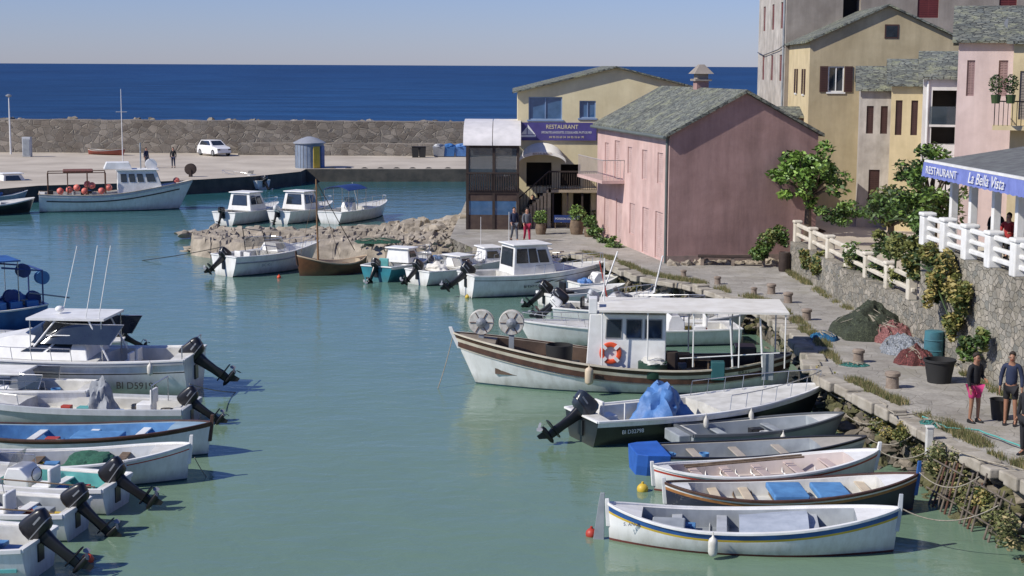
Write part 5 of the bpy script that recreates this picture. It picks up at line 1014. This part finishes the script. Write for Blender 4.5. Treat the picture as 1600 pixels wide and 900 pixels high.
for i,(px,mm,lab) in enumerate(((686,galv,'grey storage skip left of the blue skips'),(702,mat('skip_blue',(.04,.15,.38),.6),'blue storage skip in the middle below the breakwater ledge'),(720,tarpb,'bright blue covered skip next to the veranda'))):
    q=P(px,245,1.1); R=root('storage_skip',q,0,lab,'container'); m=MB(); m.loft([[V((-.5,-.4,.05)),V((.5,-.4,.05)),V((.5,.4,.05)),V((-.5,.4,.05))],[V((-.6,-.5,1.0)),V((.6,-.5,1.0)),V((.6,.5,1.0)),V((-.6,.5,1.0))]]); m.build('tub',mm,R,bevel=.03); tarp(R,(0,0,1.0),(.6,.5,.3),mm,'cover')
a=P(138,241,1.1); b=P(194,243,1.1); d=b-a; R=root('rowing_boat',(a.x,a.y,1.3),math.atan2(d.y,d.x),'small red and cream rowing boat stored ashore on the mole','boat')
hull(R,d.length,1.4,.3,.25,.1,.2,.05,draft=.2,kind='d',main=dullred,m1=deckw,bot=dullred,cap=wood,inner=deckw,zf=.05,s1=.12)
for i,px in enumerate((495,520,545,570,595,620,645,670,700)):
    q=P(px,270,.7); m=MB(); m.loft([[q+V((cos(t)*(.38+.13*cos(b)),-.2+.13*sin(b),sin(t)*(.38+.13*cos(b)))) for b in [2*PI*k/6 for k in range(6)]] for t in [2*PI*k/14 for k in range(15)]],caps=False); tag(m.build('tyre_fender',rubber,smooth=True),'black tyre hung on the dark mole edge','tyre','tyres hung on the mole edge')
q=P(43,245,1.1); R=root('white_cabinet',q,0,'pale grey cabinet against the left breakwater wall','cabinet'); m=MB(); m.box(-.4,.4,-.3,.3,0,1.9); m.build('cabinet_body',lgrey,R,bevel=.03); m=MB(); m.box(-.3,.3,-.33,-.305,.2,1.7); m.build('door',greyin,R)
q=P(298,276,1.1); m=MB(); m.lathe([(.1,-.25),(.45,-.22),(.45,-.15),(.2,-.1),(.2,.1),(.45,.15),(.45,.22),(.1,.25)],q+V((0,0,.6)),18,0,lambda p:V((p.x,p.z,p.y))); m.box(q.x-.1,q.x+.1,q.y-.3,q.y+.3,1.1,1.7); tag(m.build('net_winch',dwood,smooth=True),'dark net winch on the mole edge by the fishing boat bow','winch')
# ---------------------------------------------------------------- people
def skinobj(name,verts,edges,rad,m_,par):
    me=bpy.data.meshes.new(name); me.from_pydata(verts,edges,[]); o=bpy.data.objects.new(name,me); C.objects.link(o)
    md=o.modifiers.new('s','SKIN'); sv=me.skin_vertices[0].data
    for i,r in enumerate(rad): sv[i].radius=r if isinstance(r,tuple) else (r,r)
    sv[0].use_root=True; o.modifiers.new('u','SUBSURF').levels=1; bpy.context.view_layer.update()
    nm=bpy.data.meshes.new_from_object(o.evaluated_get(bpy.context.evaluated_depsgraph_get())); bpy.data.objects.remove(o)
    nm.materials.clear(); nm.materials.append(m_); nm.polygons.foreach_set('use_smooth',[True]*len(nm.polygons))
    q=bpy.data.objects.new(name,nm); C.objects.link(q); q.parent=par; return q
skin=mat('skin',(.5,.28,.19),.55,(.42,.22,.15),8); tan=mat('tanned_skin',(.33,.17,.1),.55,(.27,.13,.08),8)
def person(label,loc,rz,top,bot,pose='stand',H_=1.72,sk=None,shorts=False,sleeve=True,hair=None,shoe=None,group=None,arm=0,fingers=True):
    R=root('person',loc,rz,label,'person',group); k=H_/1.76; sk=sk or skin
    hz=.5 if pose=='sit' else .92
    dz=hz-.92
    hipL,hipR=V((.09,0,hz-.04)),V((-.09,0,hz-.04))
    if pose=='sit': kn=[V((.12,-.42,.5)),V((-.12,-.42,.5))]; an=[V((.12,-.38,.08)),V((-.12,-.4,.08))]
    elif pose=='walk': kn=[V((.1,-.16,.5)),V((-.09,.02,.47))]; an=[V((.1,-.26,.09)),V((-.09,.27,.12))]
    else: kn=[V((.11,-.03,.48)),V((-.1,.0,.48))]; an=[V((.13,.0,.08)),V((-.11,.03,.08))]
    sh=[V((.175,0,1.43+dz)),V((-.175,0,1.43+dz))]
    if arm==1: el=[V((.24,.02,1.16+dz)),V((-.24,.0,1.16+dz))]; wr=[V((.14,-.2,1.12+dz)),V((-.25,-.08,.92+dz))]
    elif pose=='sit': el=[V((.24,-.08,1.18+dz)),V((-.24,-.08,1.18+dz))]; wr=[V((.15,-.32,1.18+dz)),V((-.15,-.3,1.2+dz))]
    elif pose=='walk': el=[V((.23,.08,1.16+dz)),V((-.23,-.04,1.16+dz))]; wr=[V((.24,.06,.92+dz)),V((-.22,-.2,.98+dz))]
    else: el=[V((.24,.03,1.15+dz)),V((-.24,.03,1.15+dz))]; wr=[V((.25,-.04,.9+dz)),V((-.25,-.03,.9+dz))]
    vs=[V((0,0,hz)),V((0,.01,hz+.16)),V((0,-.005,hz+.36)),V((0,0,hz+.52)),V((0,-.005,hz+.6)),V((0,-.02,hz+.67)),V((0,-.015,hz+.76)),V((0,.0,hz+.82)),V((0,-.125,hz+.695))]
    ra=[(.14,.105),(.125,.095),(.15,.105),(.07,.065),.052,(.07,.085),(.076,.095),(.045,.055),.014]
    ed=[(0,1),(1,2),(2,3),(3,4),(4,5),(5,6),(6,7),(5,8)]
    for i in (0,1):
        b=len(vs); hd=(wr[i]-el[i]).normalized(); palm=wr[i]+hd*.075; vs+=[sh[i],el[i],wr[i],palm]; ra+=[.052,.04,.027,(.038,.018)]; ed+=[(3,b),(b,b+1),(b+1,b+2),(b+2,b+3)]
        if fingers:
            sd=hd.cross(V((1 if i==0 else -1,0,0))).normalized() if abs(hd.x)<.8 else V((0,0,1))
            for f,(off,ln) in enumerate(((-.028,.07),(-.01,.085),(.01,.08),(.028,.06))):
                c=len(vs); vs+=[palm+sd*off+hd*.03,palm+sd*off+hd*(.03+ln*.5),palm+sd*off*1.1+hd*(.03+ln)]; ra+=[.011,.009,.007]; ed+=[(b+3,c),(c,c+1),(c+1,c+2)]
            c=len(vs); vs+=[palm-sd*.05-hd*.02,palm-sd*.062+hd*.025]; ra+=[.012,.009]; ed+=[(b+3,c),(c,c+1)]
    for i in (0,1):
        b=len(vs); hp=(hipL,hipR)[i]; vs+=[hp,kn[i],an[i],an[i]+V((0,-.13,-.045))]; ra+=[.088,.056,.037,(.038,.028)]; ed+=[(0,b),(b,b+1),(b+1,b+2),(b+2,b+3)]
    sc=lambda l:[tuple(p*k) for p in l]
    skinobj('body',sc(vs),ed,ra,sk,R)
    tv=vs[:4]+[]; tr=[(.155,.125),(.15,.12),(.17,.13),(.09,.085)]; te=[(0,1),(1,2),(2,3)]
    for i in (0,1):
        b=len(tv); e2=el[i] if sleeve else sh[i].lerp(el[i],.55); tv+=[sh[i],e2]; tr+=[.07,.058]; te+=[(3,b),(b,b+1)]
        if sleeve: tv.append(el[i].lerp(wr[i],.93)); tr.append(.042); te.append((b+1,b+2))
    skinobj('top',sc(tv),te,tr,top,R)
    bv=[vs[0]]; br=[(.158,.125)]; be=[]
    for i in (0,1):
        b=len(bv); hp=(hipL,hipR)[i]
        if shorts: bv+=[hp,hp.lerp(kn[i],.72)]; br+=[.105,.088]; be+=[(0,b),(b,b+1)]
        else: bv+=[hp,kn[i],kn[i].lerp(an[i],.93)]; br+=[.105,.07,.055]; be+=[(0,b),(b,b+1),(b+1,b+2)]
    skinobj('shorts' if shorts else 'trousers',sc(bv),be,br,bot,R)
    m=MB()
    hc=vs[6]+V((0,.018,.012)); m.add([(hc+V((p.x*.085,p.y*.103 if p.y>-.35 or p.z>.35 else p.y*.06,p.z*.1 if p.z>-.3 or p.y>.2 else p.z*.02)))*k for p in ICV],ICF); m.build('hair',hair or mat('dark_hair',(.03,.02,.014),.8),R,True)
    for i in (0,1):
        f=an[i]; m=MB(); m.loft([[(f+V((x*w_,y,z)))*k for x,z in ((-1,-.08),(1,-.08),(1,t),(-1,t))] for y,w_,t in ((.06,.035,.0),(.0,.045,.03),(-.1,.048,-.02),(-.19,.03,-.045))]); m.build('shoe',shoe or black,R,bevel=.01)
    hd=vs[5]
    for s in (1,-1): 
        m=MB(); sph(m,(hd+V((s*.032,-.088,.055)))*k,.011*k); m.build('eye',black,R)
        m=MB(); sph(m,(hd+V((s*.078,.01,.04)))*k,.026*k,0,(.4,.8,1.2)); m.build('ear',sk,R,True)
    m=MB(); m.box((hd.x-.025)*k,(hd.x+.025)*k,(hd.y-.092)*k,(hd.y-.08)*k,(hd.z-.005)*k,(hd.z+.004)*k); m.build('mouth',redp,R)
    return R
blk=mat('black_cloth',(.015,.015,.018),.85,(.01,.01,.012),6,bp=.004,bsc=20); mag=mat('magenta_cloth',(.6,.05,.2),.85); mar2=mat('crimson_cloth',(.35,.02,.06),.85); nav=mat('navy_cloth',(.02,.03,.07),.85)
wht=mat('white_cloth',(.7,.7,.68),.85); gry=mat('grey_cloth',(.12,.13,.15),.85); red=mat('red_cloth',(.45,.04,.04),.85); pnk=mat('pink_cloth',(.6,.3,.32),.85)
person('person in black jacket and bright pink shorts standing on the quay',P(1521,660,1.2),.5,blk,mag,'stand',1.76,tan,True,arm=1)
person('person in navy jacket and black shorts standing right of the pink shorts wearer',P(1577,664,1.2),-.4,nav,blk,'stand',1.84,tan,True)
person('person in dark clothes cut by the right frame edge',P(1602,712,1.2),-1.0,blk,blk,'stand',1.72,tan)
person('person in navy jacket walking in front of the veranda',P(803,377,1.2),.3,nav,gry,'walk',1.72)
person('person in grey top and crimson trousers walking in front of the restaurant',P(823,378,1.2),.2,gry,mar2,'walk',1.7)
person('person in dark coat standing behind the crimson trousered walker',P(832,352,1.2),.2,blk,nav,'stand',1.7)
q=RH.location; person('person in white top on the restaurant stair',(q.x-.38,q.y-1.0,1.375),PI*.5,wht,gry,'walk',1.7)
person('person in dark clothes standing on the mole behind the fishing boat',P(271,262,1.1),0,blk,nav,'stand',1.75)
person('person standing near the mast on the mole',P(229,262,1.1),1,nav,gry,'stand',1.75)
cols=[(blk,'black'),(wht,'white'),(red,'red'),(pnk,'pink'),(nav,'navy'),(gry,'grey')]
for i,(x,y,r) in enumerate(((.75,1.3,1.4),(1.7,1.9,-1.3),(2.6,1.0,.8),(3.6,1.7,-1.4),(4.5,1.2,1.5),(5.6,1.5,-1.2))):
    q=wpt(T,(x,y,4.4)); person(f'seated diner in {cols[i][1]} top on the restaurant terrace',q,rzt+r,cols[i][0],blk,'sit',1.72,fingers=False)
    cR=root('dining_chair',q,rzt+r,f'dark chair under the diner in the {cols[i][1]} top','chair','dining chairs on the terrace'); m=MB(); m.box(-.22,.22,-.2,.22,.38,.42); m.build('seat',dwood,cR); m=MB(); m.box(-.2,.2,.2,.24,.42,.9); m.build('backrest',dwood,cR)
    for a_ in (-.19,.19):
        for b_2 in (-.17,.2): m=MB(); m.box(a_-.02,a_+.02,b_2-.02,b_2+.02,0,.38); m.build('leg',dwood,cR)
